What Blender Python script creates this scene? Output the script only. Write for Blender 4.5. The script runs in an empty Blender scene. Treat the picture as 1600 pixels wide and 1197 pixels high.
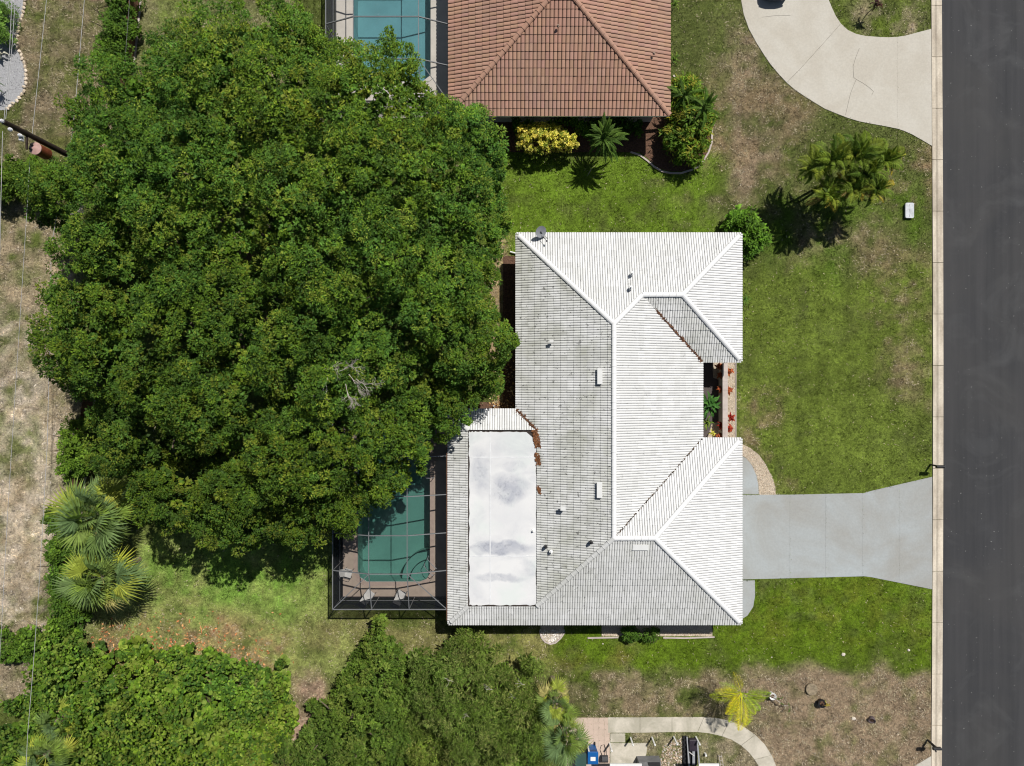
import bpy, bmesh, math, random
import numpy as np
from mathutils import Vector, Matrix
random.seed(7); rng = np.random.default_rng(11)
S = bpy.context.scene
COL = S.collection
# ------------------------------------------------------------------ camera, sky, sun, exposure
CAMH, F = 45.0, 1067.0
cd = bpy.data.cameras.new('camera'); cam = bpy.data.objects.new('camera', cd); COL.objects.link(cam)
cam.location = (0, 0, CAMH); cam.rotation_euler = (0, 0, 0)
cd.sensor_width = 36; cd.lens = F / 1600 * 36; cd.clip_end = 3000; cd.clip_start = 0.5
S.camera = cam
SUN = Vector((0.375, 0.563, 1.0)).normalized()
w = bpy.data.worlds.new('World'); S.world = w; w.use_nodes = True
nt = w.node_tree; nt.nodes.clear()
sky = nt.nodes.new('ShaderNodeTexSky'); sky.sky_type = 'NISHITA'; sky.sun_disc = False
sky.sun_elevation = math.asin(SUN.z); sky.sun_rotation = math.atan2(SUN.x, SUN.y)
bg = nt.nodes.new('ShaderNodeBackground'); bg.inputs[1].default_value = 0.044
wo = nt.nodes.new('ShaderNodeOutputWorld')
nt.links.new(sky.outputs[0], bg.inputs[0]); nt.links.new(bg.outputs[0], wo.inputs[0])
sl = bpy.data.lights.new('sun', 'SUN'); sl.energy = 4.55; sl.angle = math.radians(0.5); sl.color = (1, 0.965, 0.91)
so = bpy.data.objects.new('sun', sl); COL.objects.link(so); so.rotation_euler = SUN.to_track_quat('Z', 'Y').to_euler()
so.location = (10, 20, 60)
S.view_settings.view_transform = 'Standard'; S.view_settings.look = 'None'
S.view_settings.exposure = 0.0; S.view_settings.gamma = 1; S.view_settings.use_curve_mapping = False
S.cycles.pixel_filter_type = 'BLACKMAN_HARRIS'; S.cycles.filter_width = 1.1; S.cycles.max_bounces = 6; S.cycles.diffuse_bounces = 3; S.cycles.glossy_bounces = 2
S.cycles.transmission_bounces = 4; S.cycles.transparent_max_bounces = 12
# ------------------------------------------------------------------ helpers
def W(px, py, z=0.0):
    k = (CAMH - z) / F
    return Vector(((px - 800) * k, (598.5 - py) * k, z))
def WA(pts, z=0.0): return [tuple(W(a, b, z))[:2] for a, b in pts]

class N:                                           # tiny node helper
    def __init__(s, name):
        s.m = bpy.data.materials.new(name); s.m.use_nodes = True; s.t = s.m.node_tree; s.t.nodes.clear()
        s.out = s.t.nodes.new('ShaderNodeOutputMaterial')
    def n(s, typ, **kw):
        x = s.t.nodes.new('ShaderNode' + typ)
        for k, v in kw.items(): setattr(x, k, v)
        return x
    def l(s, a, b): s.t.links.new(a, b)
    def pos(s, scale=(1, 1, 1)):
        g = s.n('NewGeometry'); mp = s.n('Mapping'); mp.inputs['Scale'].default_value = scale
        s.l(g.outputs['Position'], mp.inputs['Vector']); return mp.outputs[0]
    def noise(s, scale, detail=3, rough=.6, vec=None, dist=0):
        x = s.n('TexNoise'); x.inputs['Scale'].default_value = scale; x.inputs['Detail'].default_value = detail
        x.inputs['Roughness'].default_value = rough; x.inputs['Distortion'].default_value = dist
        s.l(vec if vec is not None else s.pos(), x.inputs['Vector']); return x.outputs['Fac']
    def rng(s, v, a, b, c=0., d=1.):
        x = s.n('MapRange'); x.inputs[1].default_value = a; x.inputs[2].default_value = b
        x.inputs[3].default_value = c; x.inputs[4].default_value = d; s.l(v, x.inputs[0]); return x.outputs[0]
    def mix(s, f, a, b, mode='MIX'):
        x = s.n('Mix', data_type='RGBA', blend_type=mode)
        for sock, v in ((x.inputs[0], f), (x.inputs[6], a), (x.inputs[7], b)):
            if hasattr(v, 'is_linked'): s.l(v, sock)
            elif isinstance(v, (int, float)): sock.default_value = v
            else: sock.default_value = (*v, 1)
        return x.outputs[2]
    def math(s, op, a, b=None):
        x = s.n('Math', operation=op)
        for i, v in enumerate((a, b)):
            if v is None: continue
            if hasattr(v, 'is_linked'): s.l(v, x.inputs[i])
            else: x.inputs[i].default_value = v
        return x.outputs[0]
    def mul(s, col, fac):
        c = s.n('CombineXYZ')
        for i in range(3): s.l(fac, c.inputs[i])
        return s.mix(1.0, col, c.outputs[0], 'MULTIPLY')
    def bsdf(s, col, rough=.8, spec=.3, bump=None, bd=.02, metal=0, trans=0):
        b = s.n('BsdfPrincipled'); 
        if hasattr(col, 'is_linked'): s.l(col, b.inputs['Base Color'])
        else: b.inputs['Base Color'].default_value = (*col, 1)
        b.inputs['Roughness'].default_value = rough; b.inputs['Specular IOR Level'].default_value = spec
        b.inputs['Metallic'].default_value = metal
        if bump is not None:
            q = s.n('Bump'); q.inputs['Distance'].default_value = bd; s.l(bump, q.inputs['Height']); s.l(q.outputs[0], b.inputs['Normal'])
        o = b.outputs[0]
        if trans:
            tr = s.n('BsdfTranslucent'); 
            if hasattr(col, 'is_linked'): s.l(col, tr.inputs[0])
            else: tr.inputs[0].default_value = (*col, 1)
            mx = s.n('MixShader'); mx.inputs[0].default_value = trans; s.l(o, mx.inputs[1]); s.l(tr.outputs[0], mx.inputs[2]); o = mx.outputs[0]
        s.l(o, s.out.inputs[0]); return s.m
def simple(name, col, rough=.7, var=.25, scale=3., spec=.3, metal=0, bump=0.0, bs=30.):
    q = N(name); n1 = q.noise(scale, 4); f = q.rng(n1, .3, .7, 1 - var, 1 + var)
    c = q.mul(col, f) if True else col
    return q.bsdf(c, rough, spec, q.noise(bs, 2) if bump else None, bump, metal)
def tinted(name, rough=.7, spec=.25, trans=0, var=.2, scale=6.):
    q = N(name); a = q.n('Attribute', attribute_name='tint'); n1 = q.noise(scale, 2)
    return q.bsdf(q.mul(a.outputs['Color'], q.rng(n1, .3, .7, 1 - var, 1 + var)), rough, spec, trans=trans)
# ---- materials
M = {}
M['leaf'] = tinted('leaf', .6, .14, .22, .15)
M['blade'] = tinted('grass_blade', .9, .03, .2, .15)
M['litter'] = tinted('litter', .85, .1, 0, .2)
M['stone'] = tinted('stone', .9, .2, 0, .3, 14)
M['bark'] = simple('bark', (.17, .135, .10), .9, .35, 5, .1, bump=.01)
M['deadwood'] = simple('dead_wood', (.42, .38, .33), .9, .2, 5, .1)
M['palmbark'] = simple('palm_bark', (.22, .18, .13), .9, .35, 9, .1)
M['white'] = simple('white_paint', (.78, .78, .76), .45, .05, 3)
M['stucco'] = simple('stucco', (.55, .50, .42), .9, .1, 3, .2, bump=.004)
M['soffit'] = simple('soffit', (.5, .48, .44), .8, .08, 2)
M['black'] = simple('black_plastic', (.018, .018, .02), .5, .2, 6)
M['darkgrey'] = simple('dark_grey', (.06, .06, .065), .6, .2, 6)
M['rust'] = simple('rust_paint', (.20, .055, .025), .6, .3, 5)
M['pinkrust'] = simple('faded_lid', (.42, .26, .23), .6, .2, 6)
M['polewood'] = simple('creosoted_wood', (.035, .024, .018), .85, .35, 6)
M['alu'] = simple('bronze_grey_frame', (.17, .175, .18), .4, .08, 4, .4)
M['aluw'] = simple('white_frame', (.62, .62, .62), .4, .08, 4, .4)
M['fence'] = simple('fence_wood', (.16, .085, .05), .85, .35, 4)
M['glass'] = simple('window_glass', (.03, .04, .05), .08, .1, 1, .6)
M['blue'] = simple('blue_plastic', (.008, .10, .33), .4, .08, 3, .4)
M['green'] = simple('green_plastic', (.04, .085, .07), .5, .1, 3, .4)
M['grey'] = simple('grey_metal', (.30, .31, .33), .45, .1, 3, .4)
M['wire'] = simple('wire', (.38, .38, .38), .5, .1, 3)
M['wiredark'] = simple('dark_wire', (.10, .10, .10), .5, .1, 3)
M['mulch'] = simple('mulch', (.13, .075, .05), .95, .45, 9, .1, bump=.05, bs=14)
M['pebble_ground'] = simple('pebble_ground', (.50, .42, .32), .95, .3, 10, .1, bump=.03, bs=20)
M['gravelgrey'] = simple('grey_gravel', (.36, .36, .37), .95, .2, 14, .1, bump=.02, bs=30)
M['coping'] = simple('pool_coping', (.40, .31, .26), .8, .12, 4)
M['deck'] = simple('deck_concrete', (.42, .34, .275), .85, .14, 1.2, .2)
M['deckn'] = simple('pale_deck_concrete', (.60, .56, .50), .85, .10, 1.2, .2)
M['courtfloor'] = simple('court_paving', (.085, .07, .065), .8, .25, 2)
M['wallcap'] = simple('wall_cap', (.50, .43, .39), .8, .15, 2)
M['plaster'] = simple('pool_plaster', (.58, .60, .56), .8, .08, .8)
M['carpaint'] = simple('car_paint', (.07, .08, .10), .25, .05, 1, .5)
M['clay'] = simple('clay', (.30, .22, .17), .8, .2, 6)
M['cover'] = simple('grey_cover_cloth', (.17, .17, .175), .7, .15, 3)
M['webbing'] = simple('chair_webbing', (.60, .585, .56), .7, .1, 5)

def m_concrete(name, col, stain, amt, sc=.35, streak=(1, 1, 1)):
    q = N(name); v = q.pos(streak)
    a = q.rng(q.noise(sc, 5, .6, v, .6), .38, .62, 0, amt)
    c = q.mix(a, col, stain); c = q.mul(c, q.rng(q.noise(8, 5, .7), .25, .75, .90, 1.08))
    return q.bsdf(c, .85, .25, q.noise(60, 2), .003)
M['drive'] = m_concrete('painted_driveway', (.39, .42, .425), (.335, .335, .315), 1.0, .20)
M['circ'] = m_concrete('pale_concrete', (.535, .505, .44), (.46, .42, .35), .6, .5)
M['walk'] = m_concrete('walk_concrete', (.60, .55, .46), (.42, .39, .31), 1.0, .8)
M['paver'] = m_concrete('pinkish_paver', (.58, .45, .37), (.50, .40, .32), .6, 1.2)
# curb: pale with dirty gutter line
q = N('curb_concrete'); g = q.n('NewGeometry'); sx = q.n('SeparateXYZ'); q.l(g.outputs['Position'], sx.inputs[0])
a = q.n('Attribute', attribute_name='tint')
c = q.mix(q.rng(q.noise(.5, 5, .6, q.pos((2, .6, 1))), .42, .62, 0, .75), (.70, .63, .52), (.40, .34, .27))
c = q.mix(1.0, c, a.outputs['Color'], 'MULTIPLY')
M['curb'] = q.bsdf(q.mul(c, q.rng(q.noise(9, 4), .25, .75, .85, 1.1)), .9, .2)
# asphalt
q = N('asphalt'); v = q.pos((1.3, .05, 1))
c = q.mix(q.rng(q.noise(1.0, 4, .6, v), .35, .65), (.034, .035, .038), (.050, .050, .053))
c = q.mix(q.rng(q.noise(.25, 5, .6, None, 1.5), .52, .72, 0, .5), c, (.080, .082, .084))
c = q.mul(c, q.rng(q.noise(90, 2), .2, .8, .72, 1.28))
c = q.mix(q.rng(q.noise(.12, 4, .6, None, .6), .40, .62, 0, .45), c, (.062, .060, .058))
c = q.mix(q.rng(q.noise(6, 1, .4), .762, .775, 0, .5), c, (.25, .25, .24))
M['asphalt'] = q.bsdf(c, .85, .3, q.noise(120, 1), .004)
# white tiles: paint, mildew, dark lichen flecks
q = N('white_roof_tile'); a = q.n('Attribute', attribute_name='tint')
sep = q.n('SeparateColor'); q.l(a.outputs['Color'], sep.inputs[0])       # r = brightness, g = mildew amount of the slope, b = trough
mil = q.math('MULTIPLY', q.rng(q.noise(.45, 6, .65, None, .5), .36, .62), sep.outputs[1])
c = q.mix(q.math('MULTIPLY', mil, .85), (.77, .77, .765), (.47, .475, .41))
c = q.mix(q.math('MULTIPLY', sep.outputs[1], .20), c, (.42, .43, .40))
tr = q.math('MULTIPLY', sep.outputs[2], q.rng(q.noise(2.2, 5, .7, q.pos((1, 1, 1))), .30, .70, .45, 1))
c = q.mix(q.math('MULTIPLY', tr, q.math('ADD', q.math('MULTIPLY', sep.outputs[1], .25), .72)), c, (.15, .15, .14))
fl = q.rng(q.noise(4.6, 3, .65, None, 0), .625, .66)
fl = q.math('MULTIPLY', fl, q.math('MULTIPLY', q.math('ADD', sep.outputs[1], .12), q.math('ADD', sep.outputs[2], .55)))
c = q.mix(q.math('MINIMUM', fl, 1.0), c, (.05, .05, .045))
c = q.mul(c, sep.outputs[0])
M['whitetile'] = q.bsdf(c, .6, .3)
# terracotta; the tint holds tile tone plus painted groove shade
q = N('terracotta_tile'); a = q.n('Attribute', attribute_name='tint')
c = q.mix(1.0, q.mix(q.rng(q.noise(.5, 5, .6), .35, .7), (.43, .245, .17), (.375, .23, .17)), a.outputs['Color'], 'MULTIPLY')
c = q.mul(c, q.rng(q.noise(12, 4, .7), .25, .75, .9, 1.1))
M['terra'] = q.bsdf(c, .75, .25)
M['underlay'] = simple('dark_underlay', (.045, .035, .03), .9, .3, 4)
# flat roof membrane with ponding stains
q = N('roof_membrane')
g = q.n('NewGeometry'); wv = q.n('TexNoise'); wv.inputs['Scale'].default_value = .9; wv.inputs['Detail'].default_value = 5; q.l(g.outputs['Position'], wv.inputs['Vector'])
va = q.n('VectorMath', operation='MULTIPLY_ADD'); q.l(wv.outputs['Color'], va.inputs[0]); va.inputs[1].default_value = (1.1, 1.1, 0); q.l(g.outputs['Position'], va.inputs[2])
sp_ = q.n('SeparateXYZ'); q.l(va.outputs[0], sp_.inputs[0])
def blot(px, py, rx, ry, amt, edge=.45):
    c_ = W(px, py, 3.15); k_ = .0392
    dx = q.math('DIVIDE', q.math('SUBTRACT', sp_.outputs[0], c_.x + .55), rx * k_); dy = q.math('DIVIDE', q.math('SUBTRACT', sp_.outputs[1], c_.y + .55), ry * k_)
    d_ = q.math('SQRT', q.math('ADD', q.math('MULTIPLY', dx, dx), q.math('MULTIPLY', dy, dy)))
    return q.rng(d_, 1.15, 1.15 - edge, 0, amt)
msk = None
for bl in ((750, 735, 22, 42, .75, .7), (795, 765, 34, 26, .95, .6), (800, 728, 30, 12, .55, .6), (785, 856, 50, 12, 1.0, .5), (750, 858, 26, 9, .6, .4), (780, 904, 46, 8, .7, .5), (826, 888, 10, 20, .5, .6), (795, 690, 16, 22, .25, .5), (790, 800, 45, 30, .22, .6)):
    m_ = blot(*bl); msk = m_ if msk is None else q.math('MAXIMUM', msk, m_)
fine = q.rng(q.noise(1.1, 6, .62, None, .8), .30, .62, .40, 1.0)
gen = q.rng(q.noise(.45, 5, .6, None, .9), .42, .66, 0, .42)
c = q.mix(q.rng(q.noise(.5, 3, .5, None, .3), .5, .66, 0, .5), (.70, .70, .695), (.62, .68, .645))
c = q.mix(q.math('MULTIPLY', q.math('MAXIMUM', msk, gen), fine), c, (.40, .415, .46))
c = q.mix(q.math('MULTIPLY', q.math('MULTIPLY', msk, msk), q.rng(q.noise(4, 5, .7), .54, .64, 0, .55)), c, (.27, .28, .32))
M['membrane'] = q.bsdf(c, .6, .25)
# screen mesh: opacity grows as it is seen more edge-on
def m_screen(name, k, col):
    q = N(name); g = q.n('NewGeometry'); d = q.n('VectorMath', operation='DOT_PRODUCT')
    q.l(g.outputs['Incoming'], d.inputs[0]); q.l(g.outputs['Normal'], d.inputs[1])
    dv = q.math('MAXIMUM', q.math('ABSOLUTE', d.outputs['Value']), .04)
    T = q.math('EXPONENT', q.math('DIVIDE', -k, dv))
    tb = q.n('BsdfTransparent'); df = q.n('BsdfDiffuse'); df.inputs[0].default_value = (*col, 1)
    mx = q.n('MixShader'); q.l(T, mx.inputs[0]); q.l(df.outputs[0], mx.inputs[1]); q.l(tb.outputs[0], mx.inputs[2])
    q.l(mx.outputs[0], q.out.inputs[0]); return q.m
M['screen'] = m_screen('insect_screen', .20, (.022, .024, .028))
M['wallscreen'] = m_screen('dense_insect_screen', .50, (.020, .023, .030))
M['wallscreenn'] = m_screen('grey_side_screen', .30, (.09, .092, .10))
M['screenn'] = m_screen('grey_insect_screen', .12, (.05, .052, .058))
def m_water(name, col, bs):
    q = N(name); tb = q.n('BsdfTransparent'); tb.inputs[0].default_value = (*col, 1)
    gl = q.n('BsdfGlossy'); gl.inputs['Roughness'].default_value = .04
    bp = q.n('Bump'); bp.inputs['Distance'].default_value = .01; q.l(q.noise(bs, 3), bp.inputs['Height']); q.l(bp.outputs[0], gl.inputs['Normal'])
    fr = q.n('Fresnel'); fr.inputs[0].default_value = 1.33; q.l(bp.outputs[0], fr.inputs['Normal'])
    mx = q.n('MixShader'); q.l(fr.outputs[0], mx.inputs[0]); q.l(tb.outputs[0], mx.inputs[1]); q.l(gl.outputs[0], mx.inputs[2])
    q.l(mx.outputs[0], q.out.inputs[0]); return q.m
M['water'] = m_water('pool_water', (.37, .60, .565), 2.5)
M['watern'] = m_water('clear_pool_water', (.42, .655, .72), 2.5)

# ---- object helpers
def tag(o, label=None, cat=None, group=None, kind=None):
    if label: o['label'] = label
    if cat: o['category'] = cat
    if group: o['group'] = group
    if kind: o['kind'] = kind
    return o
def empty(name, loc, label=None, cat=None, group=None, kind=None, rz=0):
    o = bpy.data.objects.new(name, None); COL.objects.link(o); o.location = loc; o.rotation_euler = (0, 0, rz)
    o.empty_display_size = .2
    return tag(o, label, cat, group, kind)
def link(name, me, parent=None, mat=None, loc=None, rot=None):
    if mat is not None and not me.materials: me.materials.append(mat)
    o = bpy.data.objects.new(name, me); COL.objects.link(o)
    if parent is not None:
        o.parent = parent; o.matrix_parent_inverse = Matrix.Identity(4)
    if loc is not None: o.location = loc
    if rot is not None: o.rotation_euler = rot
    return o
def npmesh(name, V, Fc, cols=None, smooth=False):
    V = np.asarray(V, dtype=np.float32); Fc = np.asarray(Fc, dtype=np.int32)
    me = bpy.data.meshes.new(name); n, k = Fc.shape
    me.vertices.add(len(V)); me.vertices.foreach_set('co', V.ravel())
    me.loops.add(n * k); me.loops.foreach_set('vertex_index', Fc.ravel())
    me.polygons.add(n); me.polygons.foreach_set('loop_start', np.arange(0, n * k, k, dtype=np.int32))
    try: me.polygons.foreach_set('loop_total', np.full(n, k, dtype=np.int32))
    except Exception: pass
    me.polygons.foreach_set('use_smooth', np.full(n, smooth, dtype=bool))
    if cols is not None:
        at = me.attributes.new('tint', 'FLOAT_COLOR', 'FACE')
        c = np.ones((n, 4), dtype=np.float32); c[:, :3] = cols; at.data.foreach_set('color', c.ravel())
    me.update(); return me
class B:                                           # collects simple solids into one mesh
    def __init__(s): s.v = []; s.f = []
    def add(s, vs, fs):
        k = len(s.v); s.v += [tuple(v) for v in vs]; s.f += [tuple(i + k for i in f) for f in fs]; return s
    def box(s, c, d, rz=0, mat=None):
        hx, hy, hz = d[0] / 2, d[1] / 2, d[2] / 2
        R = mat if mat is not None else Matrix.Rotation(rz, 3, 'Z')
        vs = [Vector(c) + R @ Vector((x * hx, y * hy, z * hz)) for x in (-1, 1) for y in (-1, 1) for z in (-1, 1)]
        return s.add(vs, [(0, 1, 3, 2), (4, 6, 7, 5), (0, 4, 5, 1), (2, 3, 7, 6), (0, 2, 6, 4), (1, 5, 7, 3)])
    def beam(s, a, b, w_, h_):
        a, b = Vector(a), Vector(b); d = b - a; L = d.length; x = d.normalized()
        up = Vector((0, 0, 1)) if abs(x.z) < .95 else Vector((0, 1, 0))
        y = up.cross(x).normalized(); z = x.cross(y)
        R = Matrix((x, y, z)).transposed(); return s.box((a + b) / 2, (L, w_, h_), mat=R)
    def tube(s, pts, rad, n=7, cap=True):
        pts = [Vector(p) for p in pts]; m = len(pts)
        if not hasattr(rad, '__len__'): rad = [rad] * m
        k = len(s.v)
        for i, p in enumerate(pts):
            t = (pts[min(i + 1, m - 1)] - pts[max(i - 1, 0)]).normalized()
            up = Vector((0, 0, 1)) if abs(t.z) < .9 else Vector((1, 0, 0))
            x = t.cross(up).normalized(); y = t.cross(x)
            for j in range(n):
                a = 2 * math.pi * j / n; s.v.append(tuple(p + (x * math.cos(a) + y * math.sin(a)) * rad[i]))
        for i in range(m - 1):
            for j in range(n):
                a, b = k + i * n + j, k + i * n + (j + 1) % n
                s.f.append((a, b, b + n, a + n))
        if cap:
            s.f.append(tuple(k + j for j in range(n))); s.f.append(tuple(k + (m - 1) * n + j for j in reversed(range(n))))
        return s
    def prism(s, poly, z0, z1):
        n = len(poly)
        ar = sum(poly[i][0] * poly[(i + 1) % n][1] - poly[(i + 1) % n][0] * poly[i][1] for i in range(n))
        if ar < 0: poly = poly[::-1]
        vs = [(x, y, z0) for x, y in poly] + [(x, y, z1) for x, y in poly]
        fs = [tuple(reversed(range(n))), tuple(range(n, 2 * n))] + [(i, (i + 1) % n, n + (i + 1) % n, n + i) for i in range(n)]
        return s.add(vs, fs)
    def lathe(s, prof, c=(0, 0, 0), n=16):
        k = len(s.v); m = len(prof)
        for r, z in prof:
            for j in range(n):
                a = 2 * math.pi * j / n; s.v.append((c[0] + r * math.cos(a), c[1] + r * math.sin(a), c[2] + z))
        for i in range(m - 1):
            for j in range(n):
                a, b = k + i * n + j, k + i * n + (j + 1) % n
                s.f.append((a, b, b + n, a + n))
        s.f.append(tuple(k + j for j in reversed(range(n)))); s.f.append(tuple(k + (m - 1) * n + j for j in range(n)))
        return s
    def mesh(s, name='mesh', smooth=False, bevel=0):
        me = bpy.data.meshes.new(name); me.from_pydata(s.v, [], s.f)
        if bevel:
            bm = bmesh.new(); bm.from_mesh(me)
            bmesh.ops.bevel(bm, geom=[e for e in bm.edges if e.is_manifold and e.calc_face_angle(0) > .6], offset=bevel, segments=2, affect='EDGES', profile=.5)
            bm.to_mesh(me); bm.free()
        if smooth:
            for p in me.polygons: p.use_smooth = True
        me.update(); return me
    def obj(s, name, mat, parent=None, smooth=False, bevel=0, **kw):
        o = link(name, s.mesh(name, smooth, bevel), parent, mat, **kw); return o
def setc(me, col):
    at = me.attributes.new('tint', 'FLOAT_COLOR', 'FACE'); n = len(me.polygons)
    at.data.foreach_set('color', np.tile(np.array([*col, 1], dtype=np.float32), n)); return me

# ---- noise and masks on arrays
def vnoise(x, y, sc, seed, oct=3):
    r = np.random.default_rng(seed); T = r.random((128, 128)); out = 0; amp = 1; tot = 0
    for o in range(oct):
        u = x / sc + 31.7 * o + 500; v = y / sc + 17.3 * o + 500
        i = np.floor(u).astype(int); j = np.floor(v).astype(int); fu = u - i; fv = v - j
        fu = fu * fu * (3 - 2 * fu); fv = fv * fv * (3 - 2 * fv)
        a = T[i % 128, j % 128]; b = T[(i + 1) % 128, j % 128]; c = T[i % 128, (j + 1) % 128]; d = T[(i + 1) % 128, (j + 1) % 128]
        out = out + amp * ((a * (1 - fu) + b * fu) * (1 - fv) + (c * (1 - fu) + d * fu) * fv); tot += amp; amp *= .5; sc *= .5
    return out / tot
def inpoly(x, y, poly):
    r = np.zeros(np.shape(x), dtype=bool); n = len(poly)
    for i in range(n):
        x1, y1 = poly[i]; x2, y2 = poly[(i + 1) % n]
        if y1 == y2: continue
        c = ((y1 > y) != (y2 > y)) & (x < (x2 - x1) * (y - y1) / (y2 - y1) + x1); r ^= c
    return r
def edgedist(x, y, poly):
    d = np.full(np.shape(x), 1e9); n = len(poly)
    for i in range(n):
        x1, y1 = poly[i]; x2, y2 = poly[(i + 1) % n]; dx, dy = x2 - x1, y2 - y1
        t = np.clip(((x - x1) * dx + (y - y1) * dy) / (dx * dx + dy * dy + 1e-9), 0, 1)
        d = np.minimum(d, np.hypot(x - x1 - t * dx, y - y1 - t * dy))
    return d
def sst(a, b, x):
    t = np.clip((x - a) / (b - a), 0, 1); return t * t * (3 - 2 * t)

# ================================================================== GROUND
PALE, DRY = (.43, .345, .235), (.28, .205, .12)
REG = [ # x0,y0,x1,y1,soft px,colour,amount
 (1040, -200, 1470, 430, 20, (.125, .150, .042), .80), (1120, 40, 1250, 330, 45, (.30, .23, .15), .45), (1040, 130, 1250, 300, 40, DRY, .38),
 (1240, 340, 1400, 430, 35, (.30, .235, .14), .45), (1370, 230, 1470, 330, 25, DRY, .42), (1350, 370, 1470, 600, 40, DRY, .40),
 (760, 235, 1125, 400, 22, (.140, .222, .022), .98), (1290, 0, 1455, 60, 8, (.14, .19, .03), .7), (1330, 0, 1450, 60, 20, PALE, .18),
 (1140, 420, 1470, 800, 22, (.152, .205, .034), .98), (1150, 620, 1240, 760, 22, DRY, .30), (1380, 420, 1470, 620, 30, (.25, .2, .11), .36),
 (1195, 300, 1330, 430, 30, (.10, .17, .02), .7), (1330, 290, 1460, 360, 25, (.10, .16, .02), .6),
 (820, 890, 1470, 1050, 16, (.120, .192, .014), .97), (1140, 900, 1460, 1010, 30, (.15, .185, .02), .25), (840, 1010, 1000, 1060, 20, (.15, .15, .03), .35),
 (1150, 1052, 1475, 1230, 14, (.31, .235, .155), 1.05), (860, 1052, 1190, 1125, 14, (.28, .22, .135), .62), (975, 1140, 1200, 1230, 10, (.33, .28, .18), .55),
 (130, 830, 570, 1070, 30, (.29, .33, .10), .9), (240, 850, 500, 950, 30, (.18, .31, .05), .7), (150, 960, 440, 1060, 25, (.33, .22, .12), .42),
 (560, 985, 860, 1060, 20, (.27, .26, .09), .75), (440, 1060, 520, 1230, 16, (.40, .285, .20), .9), (480, 965, 700, 1020, 15, (.22, .21, .08), .7),
 (-200, 325, 125, 995, 25, (.40, .32, .21), .85), (-200, 500, 90, 995, 50, (.64, .55, .44), .42), (-30, 420, 60, 760, 30, (.17, .19, .07), .30), (-200, 985, 60, 1110, 8, (.33, .27, .18), .8),
 (20, -200, 165, 250, 12, (.27, .215, .135), .85), (70, 0, 170, 140, 25, (.15, .17, .05), .55), (60, 170, 130, 260, 20, (.15, .16, .05), .45),
 (205, -200, 460, 130, 12, (.27, .25, .13), .8), (230, 0, 420, 110, 25, (.19, .24, .06), .45), (760, 380, 810, 650, 8, (.40, .30, .17), .75),
 (-300, -400, 10, 330, 30, (.22, .2, .1), .6)]
def lawn(x, y):
    px = x * F / CAMH + 800; py = 598.5 - y * F / CAMH
    c = np.zeros((*x.shape, 3)) + np.array((.115, .145, .035))
    for k, (x0, y0, x1, y1, s, col, amt) in enumerate(REG):
        wob = (vnoise(x, y, 3.0, 50 + k) - .5) * 60
        wob2 = (vnoise(x, y, 2.2, 150 + k) - .5) * 60
        m = sst(-s, s, px + wob - x0) * sst(-s, s, x1 - px - wob) * sst(-s, s, py + wob2 - y0) * sst(-s, s, y1 - py - wob2)
        nz = .55 * vnoise(x, y, 1.9, 70 + k) + .45 * vnoise(x, y, .55, 90 + k, 2)
        wgt = m * np.clip(amt + (nz - .5) * 3.2, 0, 1)
        c = c * (1 - wgt[..., None]) + np.array(col) * wgt[..., None]
    # mower tracks running along the east lawn
    t = sst(1140, 1170, px) * (py > 390) * (py < 1050)
    c = c * (1 + .06 * t * np.sin(px * 2 * math.pi / 36))[..., None]
    b = .80 + .4 * vnoise(x, y, 3.5, 301); c = c * b[..., None]
    b = .68 + .64 * vnoise(x, y, .42, 302, 2); c = c * b[..., None]
    return c
def axis(lo, hi, st, far):
    a = list(np.arange(lo, hi + 1e-6, st)); e = []; d = st
    x = hi
    while x < far: d *= 1.6; x += d; e.append(x)
    b = []; d = st; x = lo
    while x > -far: d *= 1.6; x -= d; b.append(x)
    return np.array(b[::-1] + a + e)
gx = axis(-36, 30, .2, 900); gy = axis(-27, 27, .2, 900)
X, Y = np.meshgrid(gx, gy, indexing='ij'); nx, ny = X.shape
LC = lawn(X.ravel(), Y.ravel())
# the pools are dug into the ground: leave those cells out
POOL = [(559, 700), (559, 893), (563, 903), (573, 909), (655, 909), (666, 905), (672, 896), (672, 690), (668, 672), (660, 662), (575, 662), (563, 680)]
POOLN = [(552, -60), (552, 118), (562, 128), (660, 128), (673, 118), (673, -60)]
POOLw, POOLNw = WA(POOL), WA(POOLN)
idx = np.arange(nx * ny).reshape(nx, ny)
Fq = np.stack([idx[:-1, :-1], idx[1:, :-1], idx[1:, 1:], idx[:-1, 1:]], -1).reshape(-1, 4)
cx_ = (X[:-1, :-1] + X[1:, 1:]).ravel() / 2; cy_ = (Y[:-1, :-1] + Y[1:, 1:]).ravel() / 2
inn = (inpoly(cx_, cy_, POOLw) | inpoly(cx_, cy_, POOLNw))
near = (edgedist(cx_, cy_, POOLw) < .35) | (edgedist(cx_, cy_, POOLNw) < .35)
Fq = Fq[~(inn | near)]
me = npmesh('ground', np.stack([X.ravel(), Y.ravel(), np.zeros(nx * ny)], -1), Fq)
at = me.attributes.new('tint', 'FLOAT_COLOR', 'POINT'); cc = np.ones((nx * ny, 4), dtype=np.float32); cc[:, :3] = LC
at.data.foreach_set('color', cc.ravel())
q = N('lawn_ground'); a = q.n('Attribute', attribute_name='tint')
c = q.mul(a.outputs['Color'], q.rng(q.noise(5.5, 5, .8), .32, .68, .35, 1.45))
c = q.mix(q.rng(q.noise(16, 3, .7), .60, .72, 0, .45), c, (.36, .30, .19))
M['ground'] = q.bsdf(c, .95, .1, q.noise(18, 4, .7), .06)
tag(link('ground', me, None, M['ground']), kind='structure', label='lawn and dry sandy soil around the houses')

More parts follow.
